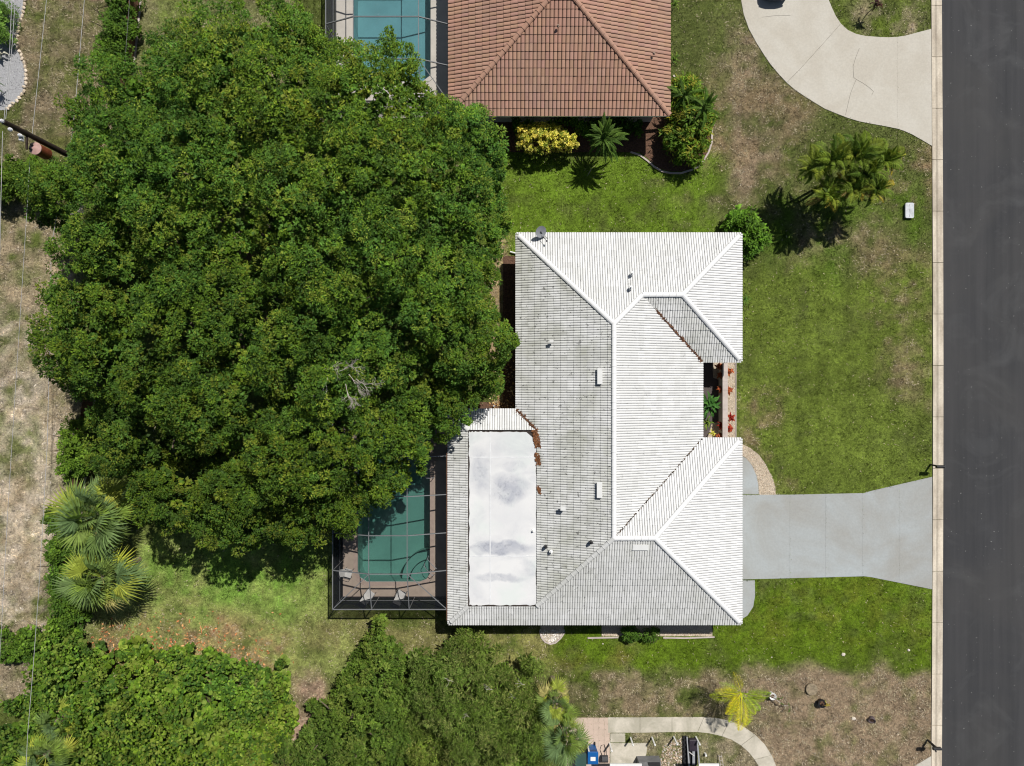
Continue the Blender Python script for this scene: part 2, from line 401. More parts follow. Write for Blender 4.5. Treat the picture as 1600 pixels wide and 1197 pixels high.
# ================================================================== HARD SURFACES
HARD = []
def lerp_x(pts, x):
    for (x0, y0), (x1, y1) in zip(pts, pts[1:]):
        if x0 <= x <= x1: return y0 + (y1 - y0) * (x - x0) / (x1 - x0)
    return pts[-1][1]
# road
rx0 = W(1471, 0)[0]
o = B().prism([(rx0, -600), (rx0, 600), (36.2, 600), (36.2, -600)], -.3, .012).obj('road', M['asphalt']); tag(o, 'dark asphalt road along the east side of the lots', kind='structure')
# curb in segments
def curb_x(py): return 1454.5 + 2.5 * math.sin(max(0, min(1, py / 1197)) * math.pi) 
cb = empty('curb', (W(1463, 598)[0], 0, 0), 'pale concrete curb with a dirty gutter line beside the road', kind='structure')
ys = [-120 + 80.2 * k + 50 - 1 for k in range(0, 18)]
ys = [9 + 80.3 * k for k in range(-3, 18)]
for a_, b_ in zip(ys, ys[1:]):
    b = B(); x0 = curb_x(a_); x1 = curb_x(b_)
    prof = [(0, .0, 1), (.0, .065, 1), (.30, .060, .96), (.38, .035, .62), (.45, .030, .66), (.54, .045, .98), (.985, .055, 1), (1.0, .0, 1)]
    va, vb = [], []
    for t, z, _ in prof:
        p = W(x0 + t * 16.6, a_ + .35); va.append((p[0], p[1], z)); p = W(x1 + t * 16.6, b_ - .35); vb.append((p[0], p[1], z))
    n = len(prof); b.add(va + vb, [(i + n, i + 1 + n, i + 1, i) for i in range(n - 1)] + [tuple(range(n)), tuple(reversed(range(n, 2 * n)))])
    m_ = b.mesh('curb_segment'); at = m_.attributes.new('tint', 'FLOAT_COLOR', 'FACE')
    k_ = random.uniform(.9, 1.05); cs = []
    for i in range(len(m_.polygons)):
        t_ = ((prof[i][2] + prof[i + 1][2]) / 2 if i < n - 1 else .9) * k_; cs += [t_, t_ * .985, t_ * .96, 1]
    at.data.foreach_set('color', cs); ob = link('curb_segment', m_, cb, M['curb']); ob.location = -Vector(cb.location)
HARD.append([(W(1454, 0)[0], -900), (W(1454, 0)[0], 900), (40, 900), (40, -900)])
def slabs(name, label, polys, z, mat, partname='slab', kind='structure', cat=None, jg=.004):
    """each polygon (px at ground) is one slab, a part of the paving"""
    c = np.mean([p for po in polys for p in po], axis=0); loc = W(*c)
    e = empty(name, loc, label, cat, kind=kind)
    for po in polys:
        pw = WA(po, z); cxm = sum(p[0] for p in pw) / len(pw); cym = sum(p[1] for p in pw) / len(pw)
        pw = [(p[0] + (cxm - p[0]) / max(1e-6, math.hypot(cxm - p[0], cym - p[1])) * jg - loc[0], p[1] + (cym - p[1]) / max(1e-6, math.hypot(cxm - p[0], cym - p[1])) * jg - loc[1]) for p in pw]
        B().prism(pw, -.1, z + random.uniform(0, .003)).obj(partname, mat, e); HARD.append(WA(po))
    return e
# white house driveway
top = [(1150, 773), (1235, 773), (1350, 770.5), (1362, 767), (1457, 745)]; bot = [(1150, 905.5), (1158, 905.5), (1350, 900.5), (1362, 902), (1457, 921)]
cuts = [1120, 1234, 1290, 1347.5, 1405, 1456.6]
pl = []
for a_, b_ in zip(cuts, cuts[1:]):
    xs = [a_ + .03, *[x for x, _ in top if a_ < x < b_], b_ - .03]
    xs2 = [a_ + .03, *[x for x, _ in bot if a_ < x < b_], b_ - .03]
    pl.append([(x, lerp_x(top, x) if x > 1150 else 773) for x in xs] + [(x, lerp_x(bot, x) if x > 1150 else 905.5) for x in reversed(xs2)])
slabs('driveway', 'light grey painted driveway of the white roofed house', pl, .035, M['drive'], jg=.002)
arc1 = [(1158, 712), (1166, 716), (1175, 727), (1182, 743), (1185, 758), (1185.5, 772)]
arc2 = [(1179.5, 907), (1180, 930), (1177, 948), (1168, 962), (1155, 970), (1137, 974), (1120, 975)]
slabs('garage_apron', 'grey painted concrete aprons rounding both sides of the garage driveway', [arc1 + [(1120, 772), (1120, 712)], arc2 + [(1100, 975), (1100, 907)]], .03, M['drive'])
# curved driveway of the north house
outer = [(1150, -60), (1158, 0), (1162, 22), (1170, 45), (1182, 67), (1194, 86), (1205, 102), (1217, 116), (1230, 130), (1243, 141), (1258, 151), (1274, 161), (1289, 170), (1306, 177), (1324, 184), (1342, 189.5), (1360, 193), (1382, 197), (1402, 201), (1414, 205), (1426, 210.5), (1441, 219), (1456.3, 228)]
inner = [(1285, -60), (1295, 0), (1300, 12), (1306, 25), (1314, 37), (1325, 47), (1338, 53), (1352, 56), (1370, 57.5), (1388, 58.3), (1402, 57.6), (1416, 55.4), (1434, 50.5), (1455.5, 45)]
def sub(c, a, b): return [p for p in c if a <= p[0] <= b]
pls = [sub(outer, 0, 1230) + sub(inner, 0, 1314)[::-1], sub(outer, 1230, 1402) + sub(inner, 1314, 1402)[::-1], sub(outer, 1402, 1460) + sub(inner, 1402, 1460)[::-1]]
cd_ = slabs('curved_driveway', 'pale concrete driveway curving in front of the terracotta roofed house', pls, .035, M['circ'], jg=.003)
def ribbon(pts, wd, z):
    b = B(); P = [W(*p, z) for p in pts]
    for a_, c_ in zip(P, P[1:]):
        d = (c_ - a_).normalized(); n_ = Vector((-d.y, d.x, 0)) * wd / 2
        b.add([a_ - n_, c_ - n_, c_ + n_, a_ + n_], [(0, 1, 2, 3)])
    return b
for pts in ([(1343, 75), (1337, 90), (1333, 104), (1334, 121), (1338, 124), (1334, 133), (1329, 146), (1325, 163), (1321, 180)], [(1338, 124), (1347, 129), (1356, 135), (1365, 143), (1362, 149)], [(1230, 128), (1250, 108), (1280, 75), (1313, 38)], [(1190, 27), (1215, 24), (1235, 24)]):
    ob = ribbon(pts, .018, .043).obj('crack', simple('crack_%d' % len(pts), (.22, .20, .17), .9), cd_); ob.location = -Vector(cd_.location)
# walk of the south neighbour
wo_ = [(900, 1121), (950, 1121), (1000, 1121), (1050, 1120.5), (1100, 1120.5), (1120, 1122), (1140, 1126), (1160, 1134), (1180, 1148), (1195, 1163), (1206, 1180), (1213, 1197), (1222, 1250)]
wi_ = [(900, 1145), (950, 1145), (1000, 1145), (1050, 1144), (1090, 1144), (1108, 1146), (1128, 1150.5), (1143, 1156), (1158, 1165), (1170, 1176), (1179, 1187), (1186, 1198), (1193, 1250)]
pls = [[wo_[i], wo_[i + 1], wi_[i + 1], wi_[i]] for i in range(1, 4)] + [wo_[4:7] + wi_[4:7][::-1], wo_[6:9] + wi_[6:9][::-1], wo_[8:11] + wi_[8:11][::-1], wo_[10:] + wi_[10:][::-1]]
slabs('front_walk', 'curving concrete front walk beside the dry lawn', pls, .035, M['walk'], jg=.012)
pls = []
for i in range(8):
    for j in range(9):
        x0 = 884 + i * 8.6; y0 = 1121.5 + j * 8.8
        if x0 + 8 < 953: pls.append([(x0, y0), (x0 + 8.6, y0), (x0 + 8.6, y0 + 8.8), (x0, y0 + 8.8)])
slabs('paver_patio', 'pinkish paver patio beside the blue bin', pls, .032, M['paver'], 'paver')
slabs('concrete_pad', 'grey concrete pad between the paver patio and the black covered grill', [[(953.5, 1161), (1012, 1161), (1010, 1178), (1004, 1192), (1004, 1240), (953.5, 1240)], [(953.5, 1146), (977, 1146), (977, 1160), (953.5, 1160)]], .035, M['walk'])
slabs('corner_walk', 'pale concrete edge at the bottom by the second mailbox', [[(1428, 1197.5), (1456, 1181), (1456, 1260), (1400, 1260), (1400, 1215)]], .035, M['circ'])
# beds
def bed(name, label, poly, mat, z=.01):
    o = B().prism(WA(poly), -.05, z).obj(name, mat); tag(o, label, kind='structure'); HARD.append(WA(poly)); return o
gar = [(1158, 693), (1172, 700), (1186, 711), (1197, 727), (1206, 745), (1211, 760), (1212, 773), (1186, 773), (1185, 758), (1182, 743), (1175, 727), (1166, 716), (1158, 711)]
bed('gravel_bed', 'curved bed of pale gravel beside the garage corner', gar, M['pebble_ground'], .02)
bed('gravel_strip', 'strip of pale pebbles outside the low courtyard wall', [(1136, 560), (1148, 560), (1149, 690), (1136, 690)], M['pebble_ground'], .015)
bed('courtyard_floor', 'dark paving of the entry courtyard', [(1085, 555), (1136, 555), (1136, 692), (1085, 692)], M['courtfloor'], .02)
bed('gravel_patch', 'pale pebble patch inside the north end of the courtyard', [(1113, 560), (1129, 560), (1129, 596), (1114, 590)], M['pebble_ground'], .026)
bed('gravel_patch', 'pale pebble patch at the south end of the courtyard', [(1112, 662), (1129, 658), (1129, 690), (1104, 690)], M['pebble_ground'], .026)
bed('mulch_bed', 'brown mulch bed wrapping the corner of the terracotta roofed house', [(990, 180), (1050, 165), (1095, 150), (1104, 170), (1111, 205), (1109, 230), (1100, 250), (1085, 262), (1065, 268), (1045, 268), (1028, 262), (1012, 248), (1000, 238), (800, 238), (760, 225), (760, 180)], M['mulch'])
bed('side_bed', 'narrow dark mulch bed along the west wall of the white house', [(786, 400), (815, 400), (815, 645), (700, 645), (700, 625), (786, 630)], M['mulch'])
bed('south_bed', 'bed of pale stones along the south wall of the white house', [(940, 940), (1113, 940), (1113, 994), (940, 994)], M['pebble_ground'])
bed('corner_bed', 'small stony bed with a curved border south of the white house', [(842, 950), (884, 950), (880, 990), (872, 1001), (858, 1005), (846, 996)], M['pebble_ground'])
bed('gravel_yard', 'grey gravel garden in the top left corner', [(-60, -60), (38, -60), (36, 20), (27, 62), (28, 80), (38, 100), (41, 125), (38, 145), (22, 162), (8, 172), (-60, 175)], M['gravelgrey'])
def pebbles(name, label, poly, n, s, cols, z=.02, parent=None):
    P = np.array(WA(poly)); lo, hi = P.min(0), P.max(0); V = []; Fc = []; C = []
    pts = rng.uniform(lo, hi, (n * 3, 2)); pts = pts[inpoly(pts[:, 0], pts[:, 1], [tuple(p) for p in P])][:n]
    for i, (x, y) in enumerate(pts):
        r = s * rng.uniform(.5, 1.3); a = rng.uniform(0, 6.28); k = len(V); q_ = rng.uniform(.6, 1, 4)
        for j in range(4): V.append((x + r * q_[j] * math.cos(a + j * 1.57), y + r * q_[j] * math.sin(a + j * 1.57), z - .01))
        V.append((x, y, z + r * .55))
        c_ = np.array(cols[rng.integers(len(cols))]) * rng.uniform(.75, 1.2)
        for j in range(4): Fc.append((k + j, k + (j + 1) % 4, k + 4)); C.append(c_)
    o = link(name, npmesh(name, V, Fc, C), parent, M['stone']); tag(o, label, kind='stuff'); return o
PB = [(.62, .52, .40), (.70, .62, .52), (.45, .36, .27)]
pebbles('gravel', 'pale gravel stones in the curved bed by the garage', gar, 1800, .045, PB, .022)
pebbles('gravel', 'pale pebbles along the outside of the courtyard wall', [(1137, 562), (1147, 562), (1148, 690), (1137, 690)], 1100, .045, PB, .018)
pebbles('gravel', 'scattered pale stones along the south wall', [(940, 985), (1113, 985), (1113, 994), (940, 994)], 700, .05, PB, .012)
pebbles('gravel', 'white stones in the small curved bed south of the house', [(844, 984), (882, 984), (880, 990), (872, 1001), (858, 1005), (846, 996)], 280, .08, [(.75, .72, .68), (.5, .45, .38)], .012)
pebbles('gravel', 'grey gravel in the top left garden', [(0, 0), (34, 0), (27, 62), (28, 80), (38, 100), (41, 125), (38, 145), (22, 162), (0, 172)], 1500, .05, [(.42, .42, .43), (.3, .3, .31), (.5, .5, .5)], .012)
pebbles('gravel', 'pale stones beside the white rack in the bottom yard', [(1035, 1165), (1070, 1150), (1072, 1197), (1030, 1197)], 420, .07, [(.62, .48, .36), (.6, .55, .5), (.4, .3, .22)], .012)
def edging(name, label, pts, wd=.10, h=.08, mat='wallcap', z=0, cat='edging'):
    b = B(); P = [W(*p) for p in pts]; L, R = [], []
    for i, p in enumerate(P):
        d = (P[min(i + 1, len(P) - 1)] - P[max(i - 1, 0)]).normalized(); n_ = Vector((-d.y, d.x, 0)) * wd / 2; L.append(p + n_); R.append(p - n_)
    V = [];
    for l_, r_ in zip(L, R): V += [(l_.x, l_.y, 0), (l_.x, l_.y, h), (r_.x, r_.y, h), (r_.x, r_.y, 0)]
    Fc = []
    for i in range(len(P) - 1):
        k = i * 4
        for j in range(3): Fc.append((k + j, k + j + 1, k + j + 5, k + j + 4))
    Fc += [(3, 2, 1, 0), tuple(len(V) - 4 + j for j in range(4))]
    b.add(V, Fc); o = b.obj(name, M[mat]); tag(o, label, cat); return o
edging('bed_edging', 'pale curved concrete border around the mulch bed with mixed tropical plants', [(985, 238), (1000, 243), (1012, 252), (1022, 261), (1034, 268), (1048, 271), (1064, 271), (1080, 266), (1090, 261), (1098, 253), (1107, 238), (1112, 222), (1112, 205), (1108, 192)], .11)
edging('bed_edging', 'thin curved rim around the small stony bed south of the house', [(843, 985), (846, 996), (852, 1003), (860, 1006), (868, 1004), (876, 997), (882, 988)], .08)
edging('bed_edging', 'pale straight edging west of the two round shrubs', [(918, 996.5), (966, 995.5)], .09)
edging('bed_edging', 'pale straight edging east of the two round shrubs', [(1036, 996), (1070, 996.5), (1116, 995)], .09)
edging('bed_edging', 'thin white edging between the pebble strip and the east lawn', [(1149.5, 566), (1149.5, 690)], .06, .06)
edging('bed_edging', 'short pale edging north of the terracotta house corner bed', [(1052, 118), (1058, 130), (1064, 138)], .10)
# stone border in the top left
sb = empty('stone_border', W(36, 90), 'border of loose cream stones around the grey gravel garden', 'stone border')
path = [(40, 0), (37, 22), (31, 40), (26, 60), (27, 72), (33, 85), (38, 98), (41, 113), (41, 128), (37, 145), (28, 157), (17, 166), (10, 172)]
tot = 0; segs = []
for a_, c_ in zip(path, path[1:]): segs.append((W(*a_), W(*c_), tot)); tot += (W(*c_) - W(*a_)).length
def rockmesh(seed, s):
    r = random.Random(seed); bm = bmesh.new(); bmesh.ops.create_icosphere(bm, subdivisions=1, radius=1)
    for v in bm.verts: v.co *= r.uniform(.75, 1.1); v.co.x *= s[0]; v.co.y *= s[1]; v.co.z *= s[2]
    me = bpy.data.meshes.new('rock'); bm.to_mesh(me); bm.free(); return me
rocks = [setc(rockmesh(i, (.17, .12, .10)), (.62 + .1 * (i % 3 - 1), .52 + .09 * (i % 3 - 1), .40 + .08 * (i % 3 - 1))) for i in range(5)]
s_ = 0
while s_ < tot:
    for a_, c_, t0 in segs:
        L_ = (c_ - a_).length
        if t0 <= s_ < t0 + L_:
            p = a_.lerp(c_, (s_ - t0) / L_); ob = link('stone', random.choice(rocks), sb, M['stone'])
            ob.location = p - sb.location + Vector((random.uniform(-.04, .04), 0, .04)); ob.rotation_euler = (0, 0, random.uniform(0, 6)); break
    s_ += .27

# ================================================================== ROOF TILES
TS = (0, .13, .34, .66, .87)                       # profile samples inside one roll
def prof(t):                                       # barrel with a narrow groove at each side
    t = t % 1.0; return math.sin(math.pi * t) ** .55 if 0 < t < 1 else 0.0
def tile_mesh(tw, tl, rolls, rh, th, seedc, samp=4):
    """one roof tile: origin at its lower left corner, x along the eave, y up the slope"""
    ts = [k + u for k in range(rolls) for u in TS] + [rolls]; n = len(ts) - 1; V = []; Fc = []; C = []
    for t in ts:
        h = rh * prof(t); x = t / rolls * tw
        V += [(x, 0, max(0, h + th - .05)), (x, 0, h + th), (x, tl, h + .004)]
    for i in range(n):
        k = i * 3; Fc.append((k + 1, k + 4, k + 5, k + 2)); Fc.append((k, k + 3, k + 4, k + 1))
        tm = ((ts[i] + ts[i + 1]) / 2) % 1; tr = 1 if (tm < .13 or tm > .87) else 0
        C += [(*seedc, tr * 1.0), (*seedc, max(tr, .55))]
    return V, Fc, C
class Roof:
    def __init__(s, parent, tw, tl, rolls, rh, th, mat, slope, z0, n_obj=300, terr=False):
        s.parent = parent; s.p = (tw, tl, rolls, rh, th); s.mat = mat; s.slope = slope; s.z0 = z0; s.full = []; s.V = []; s.F = []; s.C = []; s.n_obj = n_obj; s.terr = terr
    def facet(s, poly, org, up, mildew, vlen=None):
        """plan polygon, a point of the eave line, unit vector up the slope"""
        tw, tl, rolls, rh, th = s.p; up = np.array(up, float); u = np.array((up[1], -up[0])); org = np.array(org, float)
        P = np.array(poly); us = (P - org) @ u; vs = (P - org) @ up
        cs = 1 / math.sqrt(1 + s.slope ** 2); pl = tl * cs
        i0 = math.floor(us.min() / tw); i1 = math.ceil(us.max() / tw); j1 = math.ceil(vs.max() / pl) + 1
        nrm = np.array((-up[0] * s.slope, -up[1] * s.slope, 1)) * cs
        ux = np.array((u[0], u[1], 0)); vy = np.array((up[0], up[1], s.slope)) * cs
        R = np.stack([ux, vy, nrm], 1)
        for j in range(0, j1):
            v0 = j * pl - .05
            for i in range(i0, i1 + 1):
                u0 = i * tw
                cu = [(u0 + .02, v0 + .06), (u0 + tw - .02, v0 + .06), (u0 + tw - .02, v0 + pl - .02), (u0 + .02, v0 + pl - .02)]
                Q = np.array([org + a * u + max(b, .01) * up for a, b in cu]); ins = inpoly(Q[:, 0], Q[:, 1], poly)
                pos = np.array([*(org + u0 * u + v0 * up), s.z0 + s.slope * v0])
                br = rng.uniform(.90, 1.04)
                if s.terr: col = np.array((1, 1, 1)) * rng.uniform(.89, 1.07) * np.array((1, rng.uniform(.96, 1.04), rng.uniform(.95, 1.05)))
                else: col = np.array((br, mildew * rng.uniform(.75, 1.2), 0))
                if ins.all(): s.full.append((pos, R, col, np.linalg.norm((org + (u0 + tw / 2) * u + (v0 + pl / 2) * up) - 0) - 30 * s.slope * v0))
                else:
                    ts = [k + u for k in range(rolls) for u in TS] + [rolls]; nc, nr = len(ts) - 1, 6
                    gu = np.array([(ts[k] + ts[k + 1]) / 2 for k in range(nc)]) / rolls * tw; gv = (np.arange(nr) + .5) / nr * tl
                    for a in range(nc):
                        for b in range(nr):
                            pu = u0 + gu[a]; pv = max(v0 + gv[b] * cs, .005)
                            c = org + pu * u + pv * up
                            if not inpoly(np.array([c[0]]), np.array([c[1]]), poly)[0]: continue
                            k = len(s.V)
                            def H(t): return rh * prof(t)
                            for (aa, bb) in ((a, b), (a + 1, b), (a + 1, b + 1), (a, b + 1)):
                                t = ts[aa]; y = bb / nr * tl; z = H(t) + th * (1 - bb / nr) + .004
                                s.V.append(pos + R @ np.array((t / rolls * tw, y, z)))
                            s.F.append((k, k + 1, k + 2, k + 3)); tm = (ts[a] + ts[a + 1]) / 2 % 1
                            cc = col.copy()
                            if not s.terr: cc[2] = 1.0 if (tm < .13 or tm > .87) else 0
                            elif tm < .13 or tm > .87: cc = cc * .38  # terracotta: groove shade painted into the tint
                            s.C.append(cc)
                            if b == 0:
                                for (aa) in (a, a + 1): 
                                    t = ts[aa]; s.V.append(pos + R @ np.array((t / rolls * tw, 0, max(0, H(t) + th - .05))))
                                s.F.append((k + 4, k + 5, k + 1, k)); s.C.append(cc)
    def build(s, cen):
        tw, tl, rolls, rh, th = s.p
        s.full.sort(key=lambda f: f[3]); near, rest = s.full[:s.n_obj], s.full[s.n_obj:]
        var = {}
        for pos, R, col, _ in near:
            key = tuple(np.round(col * (8 if s.terr else 5)) / (8 if s.terr else 5))
            if key not in var:
                V, Fc, C = tile_mesh(tw, tl, rolls, rh, th, (0, 0)); 
                C = [col * (1 - .62 * c[2]) if s.terr else (col[0], col[1], c[2]) for c in C]  # terracotta colour darkened as painted shade in grooves and on butts
                var[key] = npmesh('roof_tile', V, Fc, C); var[key].materials.append(s.mat)
            o = link('roof_tile', var[key], s.parent)
            Mx = Matrix(((R[0, 0], R[0, 1], R[0, 2], pos[0] - cen[0]), (R[1, 0], R[1, 1], R[1, 2], pos[1] - cen[1]), (R[2, 0], R[2, 1], R[2, 2], pos[2] - cen[2]), (0, 0, 0, 1)))
            o.matrix_local = Mx
        V0, F0, C0 = tile_mesh(tw, tl, rolls, rh, th, (0, 0)); V0 = np.array(V0); F0 = np.array(F0); tr = np.array([c[2] for c in C0])
        V = list(s.V); Fc = list(s.F); C = list(s.C); VV = [np.array(V)] if V else []; FF = [np.array(Fc)] if Fc else []; CC = [np.array(C)] if C else []
        k = len(V)
        for pos, R, col, _ in rest:
            jit = rng.normal(0, .004); VV.append(V0 @ R.T + pos + np.array((0, 0, jit))); FF.append(F0 + k); k += len(V0)
            c = np.tile(col, (len(F0), 1)); 
            if not s.terr: c[:, 2] = tr
            else: c = c * (1 - .62 * tr)[:, None]  # same painted groove and butt shade on the joined tiles
            CC.append(c)
        me = npmesh('roof_tiles', np.concatenate(VV) - np.array(cen), np.concatenate(FF), np.concatenate(CC))
        tag(link('roof_tiles', me, s.parent, s.mat), kind='stuff')
def half_barrel(r, L, n=6, lip=.02):
    V = []; Fc = []
    for e, (y, rr) in enumerate(((0, r + lip), (.05, r + lip), (.055, r), (L, r * .93))):
        for i in range(n + 1):
            a = math.pi * i / n; V.append((rr * math.cos(a), y, rr * .75 * math.sin(a)))
    for e in range(3):
        for i in range(n): k = e * (n + 1) + i; Fc.append((k, k + 1, k + n + 2, k + n + 1))
    return V, Fc + []
def caps(parent, cen, a, b, r, L, mat, col, seglip=.02):
    """ridge caps laid from a (low) to b (high)"""
    a, b = Vector(a), Vector(b); d = b - a; n = max(1, round(d.length / L)); LL = d.length / n; x = d.normalized()
    side = x.cross(Vector((0, 0, 1))).normalized(); up = side.cross(x)
    V, Fc = half_barrel(r, LL + .02, 6, seglip)
    mm = npmesh('ridge_cap', V, Fc, np.tile(col, (len(Fc), 1)), smooth=False); mm.materials.append(mat)
    for i in range(n):
        o = link('ridge_cap', mm, parent); p = a + x * LL * i - Vector(cen)
        j = random.uniform(-.006, .006)
        o.matrix_local = Matrix(((side.x, x.x, up.x, p.x), (side.y, x.y, up.y, p.y), (side.z, x.z, up.z, p.z + j), (0, 0, 0, 1)))
def offset(poly, d):
    """inset an axis-aligned ccw polygon"""
    n = len(poly); out = []
    for i in range(n):
        p0, p1, p2 = poly[i - 1], poly[i], poly[(i + 1) % n]
        d1 = Vector((p1[0] - p0[0], p1[1] - p0[1])).normalized(); d2 = Vector((p2[0] - p1[0], p2[1] - p1[1])).normalized()
        n1 = Vector((-d1.y, d1.x)); n2 = Vector((-d2.y, d2.x)); out.append((p1[0] + (n1.x + n2.x) * d, p1[1] + (n1.y + n2.y) * d))
    return out
def fascia(parent, cen, poly, z0, z1, mat):
    b = B(); n = len(poly); inn_ = offset(poly, .03); outn = offset(poly, -.012)
    for i in range(n):
        a_, c_ = outn[i], outn[(i + 1) % n]; ai, ci = inn_[i], inn_[(i + 1) % n]
        b.add([(a_[0], a_[1], z0), (c_[0], c_[1], z0), (c_[0], c_[1], z1), (a_[0], a_[1], z1), (ai[0], ai[1], z0), (ci[0], ci[1], z0), (ci[0], ci[1], z1), (ai[0], ai[1], z1)],
              [(0, 1, 2, 3), (5, 4, 7, 6), (3, 2, 6, 7), (1, 0, 4, 5)])
    o = b.obj('fascia', mat, parent); o.location = -Vector(cen); return o
def flatpoly(name, poly, z, mat, parent, cen, flip=False):
    p = [(x, y, z) for x, y in poly]; me = bpy.data.meshes.new(name); me.from_pydata(p[::-1] if flip else p, [], [tuple(range(len(p)))]); me.update()
    o = link(name, me, parent, mat); o.location = -Vector(cen); return o
def window(parent, cen, x, y, nx_, ny_, wd, z0, z1):
    """window on a wall whose outward normal is nx_, ny_"""
    t = Vector((-ny_, nx_, 0)); n_ = Vector((nx_, ny_, 0)); c = Vector((x, y, (z0 + z1) / 2)) - Vector(cen); h = z1 - z0
    R = Matrix((t, n_, Vector((0, 0, 1)))).transposed()
    f = B()
    for sx_ in (-1, 1): f.box(c + n_ * .03 + t * sx_ * (wd / 2), (.07, .08, h + .07), mat=R)
    for sz_ in (-1, 1): f.box(c + n_ * .03 + Vector((0, 0, sz_ * h / 2)), (wd - .07, .08, .07), mat=R)
    fo = f.obj('window', M['white'], parent)
    B().box(c + n_ * .018, (wd - .07, .03, h - .07), mat=R).obj('pane', M['glass'], fo)

Z0, SL = 2.75, .33
def zf(run): return Z0 + SL * run
# ---- white house
A_, B_, C_, D_, E_, F_, G_, H_, I_, J_ = (.28, 9.245), (14.18, 9.245), (14.18, 1.33), (11.76, 1.33), (11.76, -3.43), (14.18, -3.43), (14.18, -14.9), (-3.92, -14.9), (-3.92, -1.64), (.28, -1.64)
R1, R2, R3, R4, R5 = (6.02, 3.505), (7.80, 5.287), (10.22, 5.287), (6.02, -9.165), (8.44, -9.165)
P1, P2, P3, P4 = (-2.66, -2.90), (1.54, -2.90), (1.54, -13.64), (-2.66, -13.64)
hc = (5.1, -2.8, 0)
house = empty('house', hc, 'single storey house with a white painted tile roof in the middle', 'house')
outl = [A_, J_, I_, H_, G_, F_, E_, D_, C_, B_]
roof = empty('roof', (0, 0, 0)); roof.parent = house
def facets_under(parent, cen, fl, z0, sl, mat, dz=-.012):
    b = B()
    for poly, org, up in fl:
        vs = [(x, y, z0 + dz + sl * ((x - org[0]) * up[0] + (y - org[1]) * up[1])) for x, y in poly]; b.add(vs, [tuple(range(len(vs)))])
    me = b.mesh('underlay'); bm = bmesh.new(); bm.from_mesh(me); bmesh.ops.recalc_face_normals(bm, faces=bm.faces)
    for f in bm.faces:
        if f.normal.z < 0: f.normal_flip()
    bm.to_mesh(me); bm.free(); o = link('roof_deck', me, parent, mat); o.location = -Vector(cen)
WF = [([A_, B_, R3, R2, R1], B_, (0, -1), .22), ([B_, C_, R3], B_, (-1, 0), .02), ([C_, D_, R2, R3], C_, (0, 1), .75),
      ([D_, E_, R4, R1, R2], D_, (-1, 0), .22), ([E_, F_, R5, R4], F_, (0, -1), .12), ([F_, G_, R5], F_, (-1, 0), .04),
      ([G_, R5, R4, P3, P4, H_], G_, (0, 1), .48), ([A_, R1, R4, P3, P2, J_], J_, (1, 0), .95), ([I_, J_, P2, P1], I_, (0, -1), .25), ([I_, P1, P4, H_], I_, (1, 0), .6)]
facets_under(roof, hc, [(f[0], f[1], f[2]) for f in WF], Z0, SL, M['underlay'])
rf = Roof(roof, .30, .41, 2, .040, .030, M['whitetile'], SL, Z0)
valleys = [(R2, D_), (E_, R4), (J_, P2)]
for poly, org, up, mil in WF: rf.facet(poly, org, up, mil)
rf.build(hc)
def p3(p, dz=.05, s=SL, z0=Z0): pass
def RZ(p, run): return (p[0], p[1], Z0 + SL * run + .045)
def RZ2(a, b, ra, rb):                             # start a hip a little up from the eave
    if ra > 0: return RZ(a, ra)
    t = .16 / rb; return RZ((a[0] + (b[0] - a[0]) * t, a[1] + (b[1] - a[1]) * t), ra + (rb - ra) * t)
for a_, ra, b_, rb, mi in ((A_, 0, R1, 5.74, .12), (R2, 3.957, R1, 5.74, .0), (R2, 3.957, R3, 3.957, 0), (B_, 0, R3, 3.957, 0), (C_, 0, R3, 3.957, .0), (R4, 5.737, R1, 5.74, 0), (R4, 5.735, R5, 5.735, 0), (F_, 0, R5, 5.735, 0), (G_, 0, R5, 5.735, 0)):
    caps(roof, hc, RZ2(a_, b_, ra, rb), RZ(b_, rb), .155, .42, M['whitetile'], (1.0, mi, 0), .006)
for a_, ra, b_, rb in ((P3, 1.26, R4, 5.74), (H_, 0, P4, 1.26), (I_, 0, P1, 1.26)):
    caps(roof, hc, RZ2(a_, b_, ra, rb), RZ(b_, rb), .15, .42, M['whitetile'], (.88, .5, 0), .018)
fascia(house, hc, outl, 2.50, 2.745, simple('white_fascia', (.45, .43, .40), .6, .1))
flatpoly('soffit', outl, 2.56, M['soffit'], house, hc, True)
wal = offset(outl, .62)
B().prism([(x - hc[0], y - hc[1]) for x, y in wal], 0, 2.55).obj('wall', M['stucco'], house)
